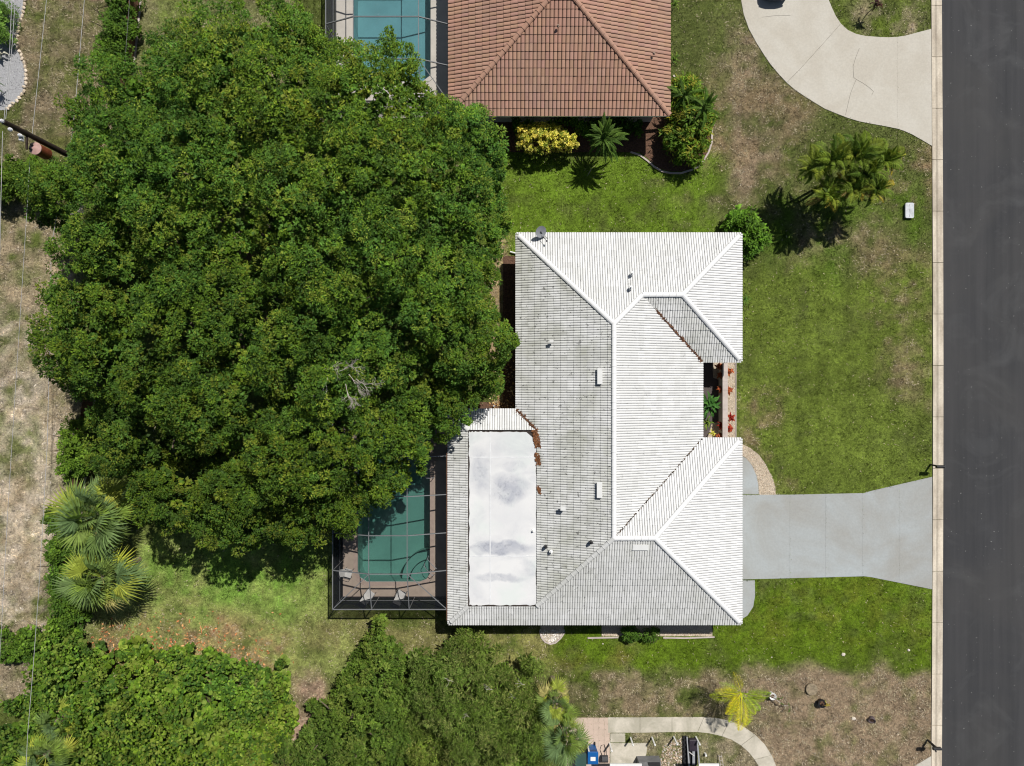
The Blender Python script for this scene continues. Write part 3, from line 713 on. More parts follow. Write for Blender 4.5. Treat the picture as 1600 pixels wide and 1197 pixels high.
# low flat roof
ftr = empty('flat_roof', (0, 0, 0)); ftr.parent = house
fz = Z0 + SL * 1.26 - .02
B().box(Vector((-.56, -8.27, fz - .10)) - Vector(hc), (4.24, 10.78, .14)).obj('flat_deck', M['underlay'], ftr)
xs_ = [-2.62, -1.34, 1.50]; ysx = [-2.97, -4.55, -10.62, -13.60]
for i in range(2):
    for j in range(3):
        x0, x1 = xs_[i] + .004, xs_[i + 1] - .004; y0, y1 = ysx[j] - .004, ysx[j + 1] + .004
        # ragged outer edge where the coating laps the tiles
        def rag(a, b, fix, ax):
            n = 14; o_ = []
            for t in range(n + 1):
                s0 = a + (b - a) * t / n; j_ = random.uniform(-.05, .03) if 0 < t < n else 0
                o_.append((s0, fix + j_) if ax == 'x' else (fix + j_, s0))
            return o_
        pp = []
        pp += rag(x0, x1, y0, 'x') if j == 0 else [(x0, y0), (x1, y0)]
        if i == 1: pp += rag(y0, y1, x1, 'y')[1:-1]
        pp += [(x1, y1)] if j < 2 else []
        pp += rag(x1, x0, y1, 'x') if j == 2 else [(x0, y1)]
        if i == 0: pp += rag(y1, y0, x0, 'y')[1:-1]
        if i == 1 and j == 0: pp = [p for p in pp if not (p[0] > x1 - .45 and p[1] > y0 - .5)] 
        B().prism([(p[0] - hc[0], p[1] - hc[1]) for p in pp], fz - .05, fz + random.uniform(.0, .004)).obj('membrane_sheet', M['membrane'], ftr)
for a_, b_ in (((-1.34, -2.99), (-1.34, -13.58)), ((-2.6, -4.55), (1.45, -4.55)), ((-2.6, -10.62), (1.45, -10.62))):
    d_ = B().beam((a_[0] - hc[0], a_[1] - hc[1], fz + .006), (b_[0] - hc[0], b_[1] - hc[1], fz + .006), .07, .012 if a_[0] == b_[0] else .009); d_.obj('membrane_seam', simple('seam_coat', (.66, .67, .68), .6, .1), ftr)
# vents
def vent(px, py, z, dx, dy, h, tilt, ax):
    p = W(px, py, z) - Vector(hc); b = B(); b.box((0, 0, -h * .2), (dx - .06, dy - .06, h)); b.box((0, 0, h * .36), (dx, dy, .035))
    o = b.obj('roof_vent', M['white'], house, bevel=.006); o.location = p; o.rotation_euler = tilt; return o
at_ = math.atan(SL)
vent(937.5, 587.5, 4.60, .30, .97, .13, (0, -at_ * .8, 0), 0); vent(937, 765.5, 4.60, .32, .95, .13, (0, -at_ * .8, 0), 0)
vent(1000.5, 855, 4.50, .95, .36, .13, (at_ * .8, 0, 0), 0)
vent(862, 533, 3.9, .24, .17, .15, (0, -at_, 0), 0); vent(880, 794.5, 4.2, .30, .25, .18, (0, -at_, 0), 0)
for px, py, z in ((853, 855, 3.72), (924, 848, 4.62)):
    p = W(px, py, z) - Vector(hc); b = B(); b.lathe([(.10, -.25), (.10, .02), (.06, .03), (.05, .16), (.035, .17)], (0, 0, 0), 12); o = b.obj('vent_pipe', M['black'], house, smooth=False); o.location = p
for px, py, z in ((988, 427, 4.02), (986, 449, 4.3), (833, 829, 3.2), (861, 862, 3.7)):
    p = W(px, py, z) - Vector(hc); b = B(); b.lathe([(.12, -.12), (.11, .03), (.045, .04), (.045, .20), (.03, .2)], (0, 0, 0), 12); o = b.obj('vent_pipe', M['white'], house); o.location = p
# doors and windows on the walls
for (x, y, nx_, ny_, wd, z0, z1) in ((14.18 - .62, 5.3, 1, 0, 1.8, .9, 2.1), (5, 9.245 - .62, 0, 1, 1.2, 1, 2.1), (9.5, 9.245 - .62, 0, 1, 1.5, 1, 2.1), (.28 + .62, 6, -1, 0, 1.2, 1, 2.1), (.28 + .62, 2, -1, 0, 1.5, 1, 2.1), (3, -14.9 + .62, 0, -1, 1.2, 1, 2.1), (10, -14.9 + .62, 0, -1, 1.2, 1, 2.1), (-3.3, -6, -1, 0, 2.6, .05, 2.1), (-3.3, -10.5, -1, 0, 2.6, .05, 2.1), (11.14, -1.7, 1, 0, 1.2, 1, 2.1)):
    window(house, hc, x, y, nx_, ny_, wd, z0, z1)
gd = B()
for k in range(4): gd.box((14.18 - .62 + .03 - hc[0], -9.7 - hc[1], .3 + k * .55), (.06, 4.9, .53))
gd.obj('garage_door', M['white'], house)
B().box((11.14 + .03 - hc[0], .2 - hc[1], 1.05), (.05, .95, 2.06)).obj('front_door', M['fence'], house)
g_ = B(); g_.beam((-3.99 - hc[0], -2.5 - hc[1], 2.68), (-3.99 - hc[0], -14.7 - hc[1], 2.68), .12, .10)
g_.obj('gutter', simple('brown_gutter', (.20, .10, .06), .6), house)

# ---- terracotta house
nc = (2.93, 25.3, 0)
nh = empty('house', nc, 'house with a brown terracotta tile roof at the top of the view', 'house')
a0, a1, a2, a3 = (-3.88, 16.57), (9.74, 16.57), (9.74, 34.0), (-3.88, 34.0); r0, r1 = (2.93, 23.38), (2.93, 27.19)
nroof = empty('roof', (0, 0, 0)); nroof.parent = nh
NF = [([a0, a1, r0], a0, (0, 1), 0), ([a1, a2, r1, r0], a1, (-1, 0), 0), ([a2, a3, r1], a2, (0, -1), 0), ([a3, a0, r0, r1], a0, (1, 0), 0)]
facets_under(nroof, nc, [(f[0], f[1], f[2]) for f in NF], Z0, SL, M['underlay'])
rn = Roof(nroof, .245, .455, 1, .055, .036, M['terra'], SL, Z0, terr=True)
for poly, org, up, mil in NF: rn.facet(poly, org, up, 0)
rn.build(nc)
for a_, ra, b_, rb in ((a0, 0, r0, 6.81), (a1, 0, r0, 6.81), (a2, 0, r1, 6.81), (a3, 0, r1, 6.81), (r0, 6.81, r1, 6.81)):
    caps(nroof, nc, (a_[0], a_[1], Z0 + SL * ra + .045), (b_[0], b_[1], Z0 + SL * rb + .045), .155, .42, M['terra'], (1.0, 1, 1), .025)
no_ = [a0, a1, a2, a3]
fascia(nh, nc, no_, 2.52, 2.74, M['white']); flatpoly('soffit', no_, 2.56, M['soffit'], nh, nc, True)
B().prism([(x - nc[0], y - nc[1]) for x, y in offset(no_, .62)], 0, 2.55).obj('wall', simple('grey_stucco', (.35, .36, .37), .9, .1), nh)
for (x, y, nx_, ny_, wd, z0, z1) in ((0, 17.19, 0, -1, 1.5, 1, 2.1), (5.5, 17.19, 0, -1, 1.8, 1, 2.1), (9.12, 20, 1, 0, 1.5, 1, 2.1), (-3.26, 20.5, -1, 0, 2.6, .05, 2.1)): window(nh, nc, x, y, nx_, ny_, wd, z0, z1)
for px, py, z in ((872, 40, 4.6), (1022, 83, 3.5)):
    p = W(px, py, z) - Vector(nc); b = B(); b.lathe([(.11, -.12), (.10, .03), (.045, .04), (.045, .2), (.03, .2)], (0, 0, 0), 12); o = b.obj('vent_pipe', M['clay'], nh); o.scale = (.8, .8, .5); o.location = p

# ---- satellite dish
sd = empty('satellite_dish', W(850, 372, 2.85), 'grey oval satellite dish at the northwest corner of the white roof', 'satellite dish')
b = B(); n = 20; rings = 4; V = [(0, 0, -.05)]
for r_ in range(1, rings + 1):
    for j in range(n): a = 2 * math.pi * j / n; q_ = r_ / rings; V.append((.42 * q_ * math.cos(a), .36 * q_ * math.sin(a), -.05 + .07 * q_ * q_))
Fc = [(0, 1 + j, 1 + (j + 1) % n) for j in range(n)]
for r_ in range(rings - 1):
    for j in range(n): k = 1 + r_ * n; Fc.append((k + j, k + n + j, k + n + (j + 1) % n, k + (j + 1) % n))
b.add(V, Fc); dish = b.obj('dish', M['grey'], sd, smooth=True)
dish.rotation_euler = (Vector((.45, -.55, .62))).to_track_quat('Z', 'X').to_euler(); dish.location = W(845, 362, 3.45) - sd.location
dn = dish.location; B().tube([dn, dn + Vector((.10, -.1, -.25)), (.05, -.05, -.1)], .03, 8).obj('mast', M['darkgrey'], sd)
B().tube([dn + Vector((.05, -.2, -.2)), dn + Vector((.35, -.55, .0))], .014, 6).obj('arm', M['darkgrey'], sd)
B().tube([dn + Vector((.0, -.1, -.2)), (.42, -.1, -.05)], .014, 6).obj('strut', M['darkgrey'], sd)
B().box(dn + Vector((.36, -.57, .0)), (.09, .12, .07)).obj('receiver', M['darkgrey'], sd)

# ---- leaf litter helper
def scatter_flat(name, label, pts, z, s, cols, group=None, parent=None, tilt=.35, kind='stuff'):
    n = len(pts); a = rng.uniform(0, 6.28, n); r = s * rng.uniform(.5, 1.4, n); z = np.asarray(z) + rng.uniform(0, .03, n)
    dx = np.stack([np.cos(a), np.sin(a), rng.normal(0, tilt, n)], -1) * r[:, None]; dy = np.stack([-np.sin(a), np.cos(a), rng.normal(0, tilt, n)], -1) * (r * .5)[:, None]
    c = np.stack([pts[:, 0], pts[:, 1], z + .01], -1); V = np.stack([c - dx, c - dy, c + dx, c + dy], 1).reshape(-1, 3)
    Fc = np.arange(4 * n).reshape(n, 4); C = np.array(cols)[rng.integers(0, len(cols), n)] * rng.uniform(.6, 1.3, (n, 1))
    o = link(name, npmesh(name, V, Fc, C), parent, M['litter']); return tag(o, label, group=group, kind=kind)
BR = [(.13, .06, .035), (.08, .04, .025), (.18, .09, .05)]
def valley_litter(label, a, b, n, w0, w1, lim=(0, 1)):
    t = rng.uniform(*lim, n); p = np.array(a)[None] * (1 - t[:, None]) + np.array(b)[None] * t[:, None]
    d = np.array(b) - np.array(a); d /= np.linalg.norm(d); nn = np.array((-d[1], d[0]))
    wd = w0 + (w1 - w0) * (.5 + .5 * np.sin(t * 40)) * rng.random(n); p = p + nn * (rng.normal(0, 1, n) * wd)[:, None]
    return p, t
p, t = valley_litter('', R2, D_, 360, .02, .12, (.22, 1)); scatter_flat('leaf_litter', 'brown leaf litter caught in the northeast roof valley', p, Z0 + SL * 3.957 * (1 - t) + .05, .07, BR)
p, t = valley_litter('', E_, R4, 260, .015, .05, (0, .97)); scatter_flat('leaf_litter', 'dark leaf litter caught in the southeast roof valley', p, Z0 + SL * 5.74 * t + .05, .05, [(.06, .05, .04), (.12, .08, .05)])
p, t = valley_litter('', J_, P2, 220, .03, .11); scatter_flat('leaf_litter', 'brown leaf litter in the short valley above the flat roof', p, Z0 + SL * 1.26 * t + .06, .06, BR)
for lab, x, y, sx_, sy_, n in (('large brown litter patch on the flat roof corner', 838, 686, 4.5, 13, 420), ('middle brown litter patch on the east edge of the flat roof', 840, 717, 3.5, 9, 260), ('small brown litter patch low on the east edge of the flat roof', 842, 765, 2.2, 6, 130)):
    c = np.array(W(x, y, fz))[:2]; k = .039; pts = c + np.clip(rng.normal(0, .55, (n, 2)), -1, 1) * np.array((sx_ * k, sy_ * k)); pts[:, 0] += -(pts[:, 1] - c[1]) * .18
    scatter_flat('leaf_litter', lab, pts, fz + .01 + np.maximum(0, pts[:, 0] - 1.5) * .33 + .03, .07, [(.22, .10, .045), (.16, .07, .035)])

# ================================================================== POOLS
def pool(label, polyw, water, depth, cat='swimming pool', zw=-.10):
    c = np.mean(polyw, axis=0); e = empty('swimming_pool', (c[0], c[1], 0), label, cat)
    P = [(x - c[0], y - c[1]) for x, y in polyw]; n = len(P)
    ar = sum(P[i][0] * P[(i + 1) % n][1] - P[(i + 1) % n][0] * P[i][1] for i in range(n))
    if ar < 0: P = P[::-1]
    V = [(x, y, .04) for x, y in P] + [(x, y, -depth) for x, y in P]
    me = bpy.data.meshes.new('basin'); me.from_pydata(V, [], [(i, n + i, n + (i + 1) % n, (i + 1) % n) for i in range(n)] + [tuple(range(n, 2 * n))]); link('basin', me, e, M['plaster'])
    me = bpy.data.meshes.new('water'); me.from_pydata([(x, y, zw) for x, y in P], [], [tuple(range(n))]); link('water', me, e, water)
    b = B()
    for i in range(n):
        p, q_ = Vector((*P[i], 0)), Vector((*P[(i + 1) % n], 0)); d = (q_ - p).normalized(); nn = Vector((d.y, -d.x, 0))
        pm, qm = Vector((*P[i - 1], 0)), Vector((*P[(i + 2) % n], 0))
        d0 = (p - pm).normalized(); d2 = (qm - q_).normalized(); n0 = Vector((d0.y, -d0.x, 0)); n2 = Vector((d2.y, -d2.x, 0))
        o1 = (n0 + nn) / (1 + n0.dot(nn)) * .26; o2 = (nn + n2) / (1 + nn.dot(n2)) * .26
        vs = [p, q_, q_ + o2, p + o1]; zt = .058
        k = [(v.x, v.y, zt) for v in vs] + [(v.x, v.y, 0) for v in vs]; b.add(k, [(3, 2, 1, 0), (2, 3, 7, 6), (0, 1, 5, 4)])
    b.obj('coping', M['coping'] if water is M['water'] else M['deckn'], e)
    return e
pe = pool('teal swimming pool half hidden under the big shade tree', POOLw, M['water'], 1.5)
pn = pool('bright turquoise swimming pool of the terracotta roofed house', POOLNw, M['watern'], 1.4)
# corner steps and handrails in the teal pool
cst = W(671.5, 908.5) - pe.location
for k, (r_, z_) in enumerate(((1.35, -.35), (1.95, -.70))):
    ang = [math.pi / 2 + (math.pi / 2) * t / 12 for t in range(13)]
    b = B().prism([(cst.x, cst.y + .0)] + [(cst.x + r_ * 1.0 * math.cos(a), cst.y + r_ * 1.0 * math.sin(a)) for a in ang], -1.45, z_); b.obj('step', M['plaster'], pe)
    b = B(); pts = [(cst.x + r_ * math.cos(a), cst.y + r_ * math.sin(a), z_ + .012) for a in ang]; b.tube(pts, .028, 5); b.obj('step_edge', M['darkgrey'], pe)
hr = empty('pool_handrail', W(675, 893), 'curved metal handrail over the pool corner steps', 'handrail')
for dx in (0, .45):
    P_ = [Vector((.18 + dx * .5, -.15 + dx, .05)), Vector((.14 + dx * .5, -.05 + dx, .8)), Vector((-.15 + dx * .5, .25 + dx, .88)), Vector((-.45 + dx * .5, .5 + dx, .55)), Vector((-.5 + dx * .5, .55 + dx, -.6))]
    B().tube([p * 1.0 for p in P_], .024, 8).obj('rail', M['grey'], hr)
ld = empty('pool_ladder', W(668, 738), 'metal pool ladder on the east side of the teal pool', 'ladder')
for dy in (-.28, .28):
    B().tube([(.45, dy, .05), (.45, dy, .6), (.25, dy, .82), (0, dy, .75), (-.1, dy, .4), (-.1, dy, -1.1)], .022, 8).obj('rail', M['grey'], ld)
for z_ in (-.3, -.6, -.9): B().box((-.1, 0, z_), (.08, .56, .03)).obj('rung', M['grey'], ld)
# decks as frames round the pools
def deck(name, label, outerw, innerw, mat, z=.05):
    bm = bmesh.new()
    def ring(pts, zz): return [bm.verts.new((x, y, zz)) for x, y in pts]
    vo, vi = ring(outerw, z), ring(innerw, z)
    eo = [bm.edges.new((vo[i], vo[(i + 1) % len(vo)])) for i in range(len(vo))]; ei = [bm.edges.new((vi[i], vi[(i + 1) % len(vi)])) for i in range(len(vi))]
    bmesh.ops.triangle_fill(bm, edges=eo + ei, use_beauty=True)
    for f in bm.faces:
        if f.normal.z < 0: f.normal_flip()
    lo = ring(outerw, -.02)
    for i in range(len(vo)): bm.faces.new((vo[i], vo[(i + 1) % len(vo)], lo[(i + 1) % len(vo)], lo[i]))
    li = ring(innerw, -.3)
    for i in range(len(vi)): bm.faces.new((vi[i], vi[(i + 1) % len(vi)], li[(i + 1) % len(vi)], li[i]))
    me = bpy.data.meshes.new(name); bm.to_mesh(me); bm.free(); o = link(name, me, None, mat); tag(o, label, kind='structure'); HARD.append(outerw)
def grow(poly, d):
    c = np.mean(poly, axis=0); return [(p[0] + d * np.sign(p[0] - c[0]), p[1] + d * np.sign(p[1] - c[1])) for p in poly]
deck('pool_deck', 'pinkish beige concrete deck around the teal pool', [(-11.2, -14.12), (-3.25, -14.12), (-3.25, -2.3), (-11.2, -2.3)], grow(POOLw, .20), M['deck'])
deck('pool_deck', 'pale concrete deck around the turquoise pool', [(-11.62, 17.45), (-3.2, 17.45), (-3.2, 34), (-11.62, 34)], grow(POOLNw, .20), M['deckn'])
# ---- screen cages
def cage(label, xw, xe, k1, k2, ys_, ye_n, zr, scr, frm, eave=2.62, ws=None):
    ws = ws or M['wallscreen']
    """xw west eave, xe house side, k1,k2 knee lines, ys_ beams from south (knee end) to north, south eave y = ys_[0]"""
    e = empty('pool_cage', ((xw + xe) / 2, (ys_[0] + ys_[-1]) / 2, 0), label, 'screen enclosure'); L = Vector(e.location)
    def pt(x, y):
        if x <= xw + .01 or x >= xe - .01: return Vector((x, y, eave)) - L
        return Vector((x, y, zr)) - L
    yb = ys_[1:]; XS = [xw, k1, k2, xe]
    for y in yb:
        last = y == yb[-1] and ye_n
        b = B()
        for a_, c_ in zip(XS, XS[1:]): b.beam(pt(a_, y), pt(c_, y), .05, .09)
        b.obj('roof_beam', frm, e)
    for x in (k1, k2):
        for y0, y1 in zip(yb, yb[1:]): B().beam(pt(x, y0 + .03), pt(x, y1 - .03), .045, .05).obj('purlin', frm, e)
        B().beam(Vector((x, ys_[0], eave)) - L, pt(x, yb[0]), .05, .06).obj('purlin', frm, e)
    B().beam(Vector((xw, ys_[0], eave)) - L, Vector((xe, ys_[0], eave)) - L, .05, .09).obj('eave_rail', frm, e)
    B().beam(Vector((xw, ys_[0], eave)) - L, Vector((xw, yb[-1], eave)) - L, .05, .09).obj('eave_rail', frm, e)
    B().beam(Vector((xw + .03, ys_[0] + .03, eave + .03)) - L, pt(k1, yb[0]), .045, .05).obj('hip_rail', frm, e)
    B().beam(Vector((xe - .03, ys_[0] + .03, eave + .03)) - L, pt(k2, yb[0]), .045, .05).obj('hip_rail', frm, e)
    def panel(ps, scr=scr): 
        me = bpy.data.meshes.new('screen_panel'); me.from_pydata([tuple(Vector(p)) for p in ps], [], [tuple(range(len(ps)))]); link('screen_panel', me, e, scr)
    for y0, y1 in zip(yb, yb[1:]):
        for a_, c_ in zip(XS, XS[1:]): panel([pt(a_, y0), pt(c_, y0), pt(c_, y1), pt(a_, y1)])
    s0 = ys_[0]; ev = lambda x: Vector((x, s0, eave)) - L
    panel([ev(xw), ev(k1), pt(k1, yb[0])]); panel([ev(k1), ev(k2), pt(k2, yb[0]), pt(k1, yb[0])]); panel([ev(k2), ev(xe), pt(k2, yb[0])])
    panel([ev(xw), pt(k1, yb[0]), Vector((xw, yb[0], eave)) - L]); panel([ev(xe), pt(k2, yb[0]), Vector((xe, yb[0], eave)) - L])
    for x0, x1 in zip(XS, XS[1:]):
        panel([Vector((x0, s0, .05)) - L, Vector((x1, s0, .05)) - L, ev(x1), ev(x0)], ws)
    for y0, y1 in zip(ys_, ys_[1:]): panel([Vector((xw, y0, .05)) - L, Vector((xw, y1, .05)) - L, Vector((xw, y1, eave)) - L, Vector((xw, y0, eave)) - L], ws)
    for x in XS: B().box(Vector((x, s0, eave / 2)) - L, (.05, .06, eave - .09)).obj('post', frm, e)
    for y in yb: B().box(Vector((xw, y, eave / 2)) - L, (.06, .05, eave - .09)).obj('post', frm, e)
    b = B(); b.box(Vector(((xw + xe) / 2, s0, .9)) - L, (xe - xw, .045, .05)); b.obj('chair_rail', frm, e)
    b = B(); b.box(Vector((xw, (s0 + yb[-1]) / 2, .9)) - L, (.045, abs(yb[-1] - s0), .05)); b.obj('chair_rail', frm, e)
    return e
cage('bronze framed screen enclosure over the teal pool', -11.13, -4.02, W(576, 0, 3.5)[0], W(636, 0, 3.5)[0],
     [-14.05, W(0, 897, 3.46)[1], W(0, 837, 3.46)[1], W(0, 776, 3.46)[1], W(0, 714.7, 3.46)[1], W(0, 655, 3.0)[1]], True, 3.46, M['screen'], M['alu'])
cage('grey framed screen enclosure over the turquoise pool', -11.56, -3.95, W(552, 0, 3.5)[0], W(654, 0, 3.5)[0],
     [W(0, 158, 2.62)[1], W(0, 92, 3.5)[1], W(0, 26, 3.5)[1], 26.2, 28.8, 31.5], True, 3.5, M['screenn'], M['alu'], ws=M['wallscreenn'])

# ================================================================== FURNITURE, BINS, POSTS
def patio_chair(px, py, rz, label):
    e = empty('patio_chair', W(px, py, .05), label, 'chair', 'patio chairs on the pool deck', rz=rz); e.location.z = .05
    B().box((0, 0, .40), (.55, .50, .035)).obj('seat', M['webbing'], e, bevel=.01)
    R = Matrix.Rotation(math.radians(-28), 3, 'X'); B().box((0, .33, .72), (.52, .03, .66), mat=R).obj('backrest', M['webbing'], e, bevel=.01)
    for sx_ in (-1, 1):
        B().tube([(sx_ * .29, -.25, .0), (sx_ * .29, -.23, .62), (sx_ * .29, .22, .62)], .017, 6).obj('armrest', M['alu'], e)
        for sy_ in (-1, 1): B().tube([(sx_ * .26, sy_ * .22, 0), (sx_ * .26, sy_ * .22, .39)], .016, 6).obj('leg', M['alu'], e)
patio_chair(579, 926, 2.5, 'left of the two pale chairs by the south screen of the teal pool')
patio_chair(628, 926, 2.7, 'right of the two pale chairs by the south screen of the teal pool')
patio_chair(546, 893, 1.3, 'pale chair turned sideways by the west screen of the teal pool')
# white posts in the bottom yard
for i, (px, py) in enumerate(((917.5, 1161), (952.5, 1161), (985, 1152), (1018.5, 1152), (1052.5, 1151), (1087, 1151))):
    lab = ['white post right behind the blue bin', 'white post beside the black hose reel', 'white post just left of the stony bare patch', 'white post between the grill and the walk', 'white post just left of the boat rack', 'white post just right of the boat rack'][i]
    e = empty('post', W(px, py), lab, 'post', 'white posts along the front walk')
    B().box((0, 0, .5), (.09, .09, 1.0)).obj('shaft', M['white'], e); B().add([(-.055, -.055, 1.0), (.055, -.055, 1.0), (.055, .055, 1.0), (-.055, .055, 1.0), (0, 0, 1.06)], [(0, 1, 4), (1, 2, 4), (2, 3, 4), (3, 0, 4), (3, 2, 1, 0)]).obj('cap', M['white'], e)
def bin_(name, px, py, mat, label, lw, d, h, lid=None):
    e = empty(name, W(px, py), label, 'bin')
    s = 0.86; V = [(-lw / 2 * s, -d / 2 * s, .06), (lw / 2 * s, -d / 2 * s, .06), (lw / 2 * s, d / 2 * s, .06), (-lw / 2 * s, d / 2 * s, .06), (-lw / 2, -d / 2, h), (lw / 2, -d / 2, h), (lw / 2, d / 2, h), (-lw / 2, d / 2, h)]
    B().add(V, [(3, 2, 1, 0), (4, 5, 6, 7), (0, 1, 5, 4), (1, 2, 6, 5), (2, 3, 7, 6), (3, 0, 4, 7)]).obj('body', mat, e)
    b = B(); b.box((0, -.02, h + .03), (lw + .06, d + .04, .06)); b.obj('lid', lid or mat, e, bevel=.015)
    B().tube([(-lw * .4, d / 2 + .07, h - .05), (lw * .4, d / 2 + .07, h - .05)], .02, 8).obj('handle', M['black'], e)
    for sx_ in (-1, 1):
        w_ = B(); w_.tube([(sx_ * (lw / 2 - .10), d / 2 + .02, .12), (sx_ * (lw / 2 - .04), d / 2 + .02, .12)], .12, 12); w_.obj('wheel', M['black'], e)
    return e
k_ = bin_('wheeled_bin', 923.5, 1170, M['blue'], 'blue wheeled recycling bin with a white label on its lid', .62, .75, 1.05)
B().box((.0, -.06, 1.114), (.32, .26, .006)).obj('sticker', M['white'], k_)
bin_('wheeled_bin', 905, 1175, M['green'], 'dark green bin tucked left of the blue recycling bin', .66, .85, .95)
# hose reel
e = empty('hose_reel', W(944, 1183), 'black hose reel with a loose loop of hose beside the blue bin', 'hose reel')
B().box((0, 0, .25), (.35, .25, .42)).obj('frame', M['black'], e, bevel=.03)
b = B(); b.tube([(-.2, .05, .3), (.2, .05, .3)], .22, 12); b.obj('drum', M['darkgrey'], e)
B().tube([(.1, .1, .45), (.12, .5, .15), (.0, .85, .05), (-.2, .8, .05), (-.28, .5, .05), (-.15, .2, .1), (-.1, .1, .3)], .018, 6).obj('hose', M['black'], e)
# grill with cover
e = empty('covered_grill', W(1012, 1189), 'dark grey covered grill at the bottom edge of the yard', 'grill')
V = [(-.75, -.35, 0), (.75, -.35, 0), (.75, .35, 0), (-.75, .35, 0), (-.72, -.32, .7), (.72, -.32, .7), (.72, .32, .7), (-.72, .32, .7), (-.5, -.22, 1.05), (.5, -.22, 1.05), (.42, .18, 1.05), (-.42, .18, 1.05)]
B().add(V, [(0, 1, 5, 4), (1, 2, 6, 5), (2, 3, 7, 6), (3, 0, 4, 7), (4, 5, 9, 8), (5, 6, 10, 9), (6, 7, 11, 10), (7, 4, 8, 11), (8, 9, 10, 11)]).obj('cover', M['cover'], e, bevel=.02)
B().box((.25, .28, .9), (.75, .04, .25), mat=Matrix.Rotation(.7, 3, 'X')).obj('flap', M['black'], e)
B().box((-.3, .02, 1.07), (.2, .2, .04)).obj('knob', M['grey'], e)
# boat rack / trailer
e = empty('boat_rack', W(1079, 1172), 'grey and black boat rack lying beside the white posts', 'rack')
B().beam((-.30, 1.0, .25), (-.18, -1.4, .5), .09, .08).obj('side_rail', M['grey'], e)
B().beam((.36, .8, .25), (.50, -1.4, .5), .09, .08).obj('side_rail', M['grey'], e)
for k in range(7): B().beam((-.50, .75 - k * .3, .18), (-.32, .75 - k * .3, .18), .12, .05).obj('roller', M['black'], e)
B().beam((-.42, 1.0, .12), (-.42, -1.4, .12), .22, .06).obj('track', M['black'], e)
B().box((.05, .55, .35), (.50, .75, .30)).obj('box', simple('dark_purple_plastic', (.035, .028, .04), .4), e, bevel=.03)
B().box((.12, -.35, .3), (.16, .9, .05)).obj('plate', M['grey'], e)
B().box((.05, -.1, .12), (.7, 1.6, .05)).obj('pan', M['black'], e)
B().beam((-.2, .1, .42), (.15, -.2, .35), .05, .04).obj('crossbar', M['webbing'], e)
e = empty('low_roof', W(1000, 1215), 'white low roof edges just entering at the bottom of the view', 'roof')
for x0, x1, z in ((953, 1003, 2.4), (1092, 1124, 2.4)):
    a_, c_ = W(x0, 1194, z), W(x1, 1194, z); b = B().prism([(a_.x - e.location.x, a_.y - e.location.y), (c_.x - e.location.x, c_.y - e.location.y), (c_.x - e.location.x, c_.y - 2 - e.location.y), (a_.x - e.location.x, a_.y - 2 - e.location.y)], z - .1, z); b.obj('roof_panel', M['white'], e)
    for xx in (a_.x + .1, c_.x - .1): B().box((xx - e.location.x, a_.y - 1.9 - e.location.y, (z - .1) / 2), (.1, .1, z - .1)).obj('post', M['white'], e)
# small white stake and ladder
e = B().box((0, 0, .15), (.11, .11, .3)).obj('marker_stake', M['white']); e.location = W(1101.5, 1177); tag(e, 'short white stake in the bare soil right of the boat rack', 'stake')
e = empty('wooden_ladder', W(1124, 1187), 'small weathered wooden ladder near the bottom walk', 'ladder')
for sx_ in (-.09, .09): B().beam((sx_, .4, .15), (sx_ + .12, -.5, .35), .035, .05).obj('rail', M['deadwood'], e)
for k in range(4): B().beam((-.09 + .03 * k, .3 - .22 * k, .18 + .05 * k), (.09 + .03 * k, .3 - .22 * k, .18 + .05 * k), .04, .02).obj('rung', M['deadwood'], e)
# mailboxes
def mailbox(px, py, label, brace):
    e = empty('mailbox', W(1453.5 if not brace else 1449, py - 0), label, 'mailbox', 'mailboxes along the curb')
    p = W(px, py, 1.1) - e.location
    B().box((0, 0, .55), (.09, .09, 1.1)).obj('post', M['black'], e)
    if brace: B().beam((0, 0, .45), (p.x, -.25, 1.02), .07, .06).obj('brace', M['darkgrey'], e)
    B().beam((-.05, 0, .98), (p.x + .3, 0, .98), .06, .05).obj('arm', M['black'], e)
    b = B(); n = 8; prof = [(-.085, 0), (.085, 0)] + [(.085 * math.cos(math.pi * t / n), .12 + .085 * math.sin(math.pi * t / n)) for t in range(n + 1)]
    V = [(p.x - .26, y, 1.01 + z) for y, z in prof] + [(p.x + .26, y, 1.01 + z) for y, z in prof]; m_ = len(prof)
    b.add(V, [tuple(range(m_)), tuple(reversed(range(m_, 2 * m_)))] + [(i, i + m_, (i + 1) % m_ + m_, (i + 1) % m_) for i in range(m_)]); b.obj('box', M['black'], e)
    B().box((p.x + .27, 0, 1.10), (.012, .15, .17)).obj('door', M['grey'], e)
    B().box((p.x + .1, .095, 1.17), (.12, .012, .05)).obj('flag', M['darkgrey'], e)
mailbox(1469, 726, 'black mailbox on the curb beside the light grey driveway', False)
mailbox(1464, 1156, 'black braced mailbox on the curb at the dry lawn in the lower right', True)
# utility box
e = empty('utility_box', W(1418.5, 330), 'white rounded utility cover on the grass near the curb', 'utility box')
B().box((0, 0, .09), (.50, .9, .178)).obj('base', M['grey'], e)
B().prism([(.28 * sx_ - .09 * sx_ + .09 * math.cos(a), .50 * sy_ - .09 * sy_ + .09 * math.sin(a)) for sx_, sy_, a0_ in ((1, 1, 0), (-1, 1, 1.571), (-1, -1, 3.142), (1, -1, 4.712)) for a in (a0_, a0_ + .52, a0_ + 1.05, a0_ + 1.57)], .18, .22).obj('lid', simple('grey_white_plastic', (.52, .54, .56), .6), e)
for y_ in (-.35, 0, .35): B().box((0, y_, .225), (.03, .16, .012)).obj('slot', M['grey'], e)
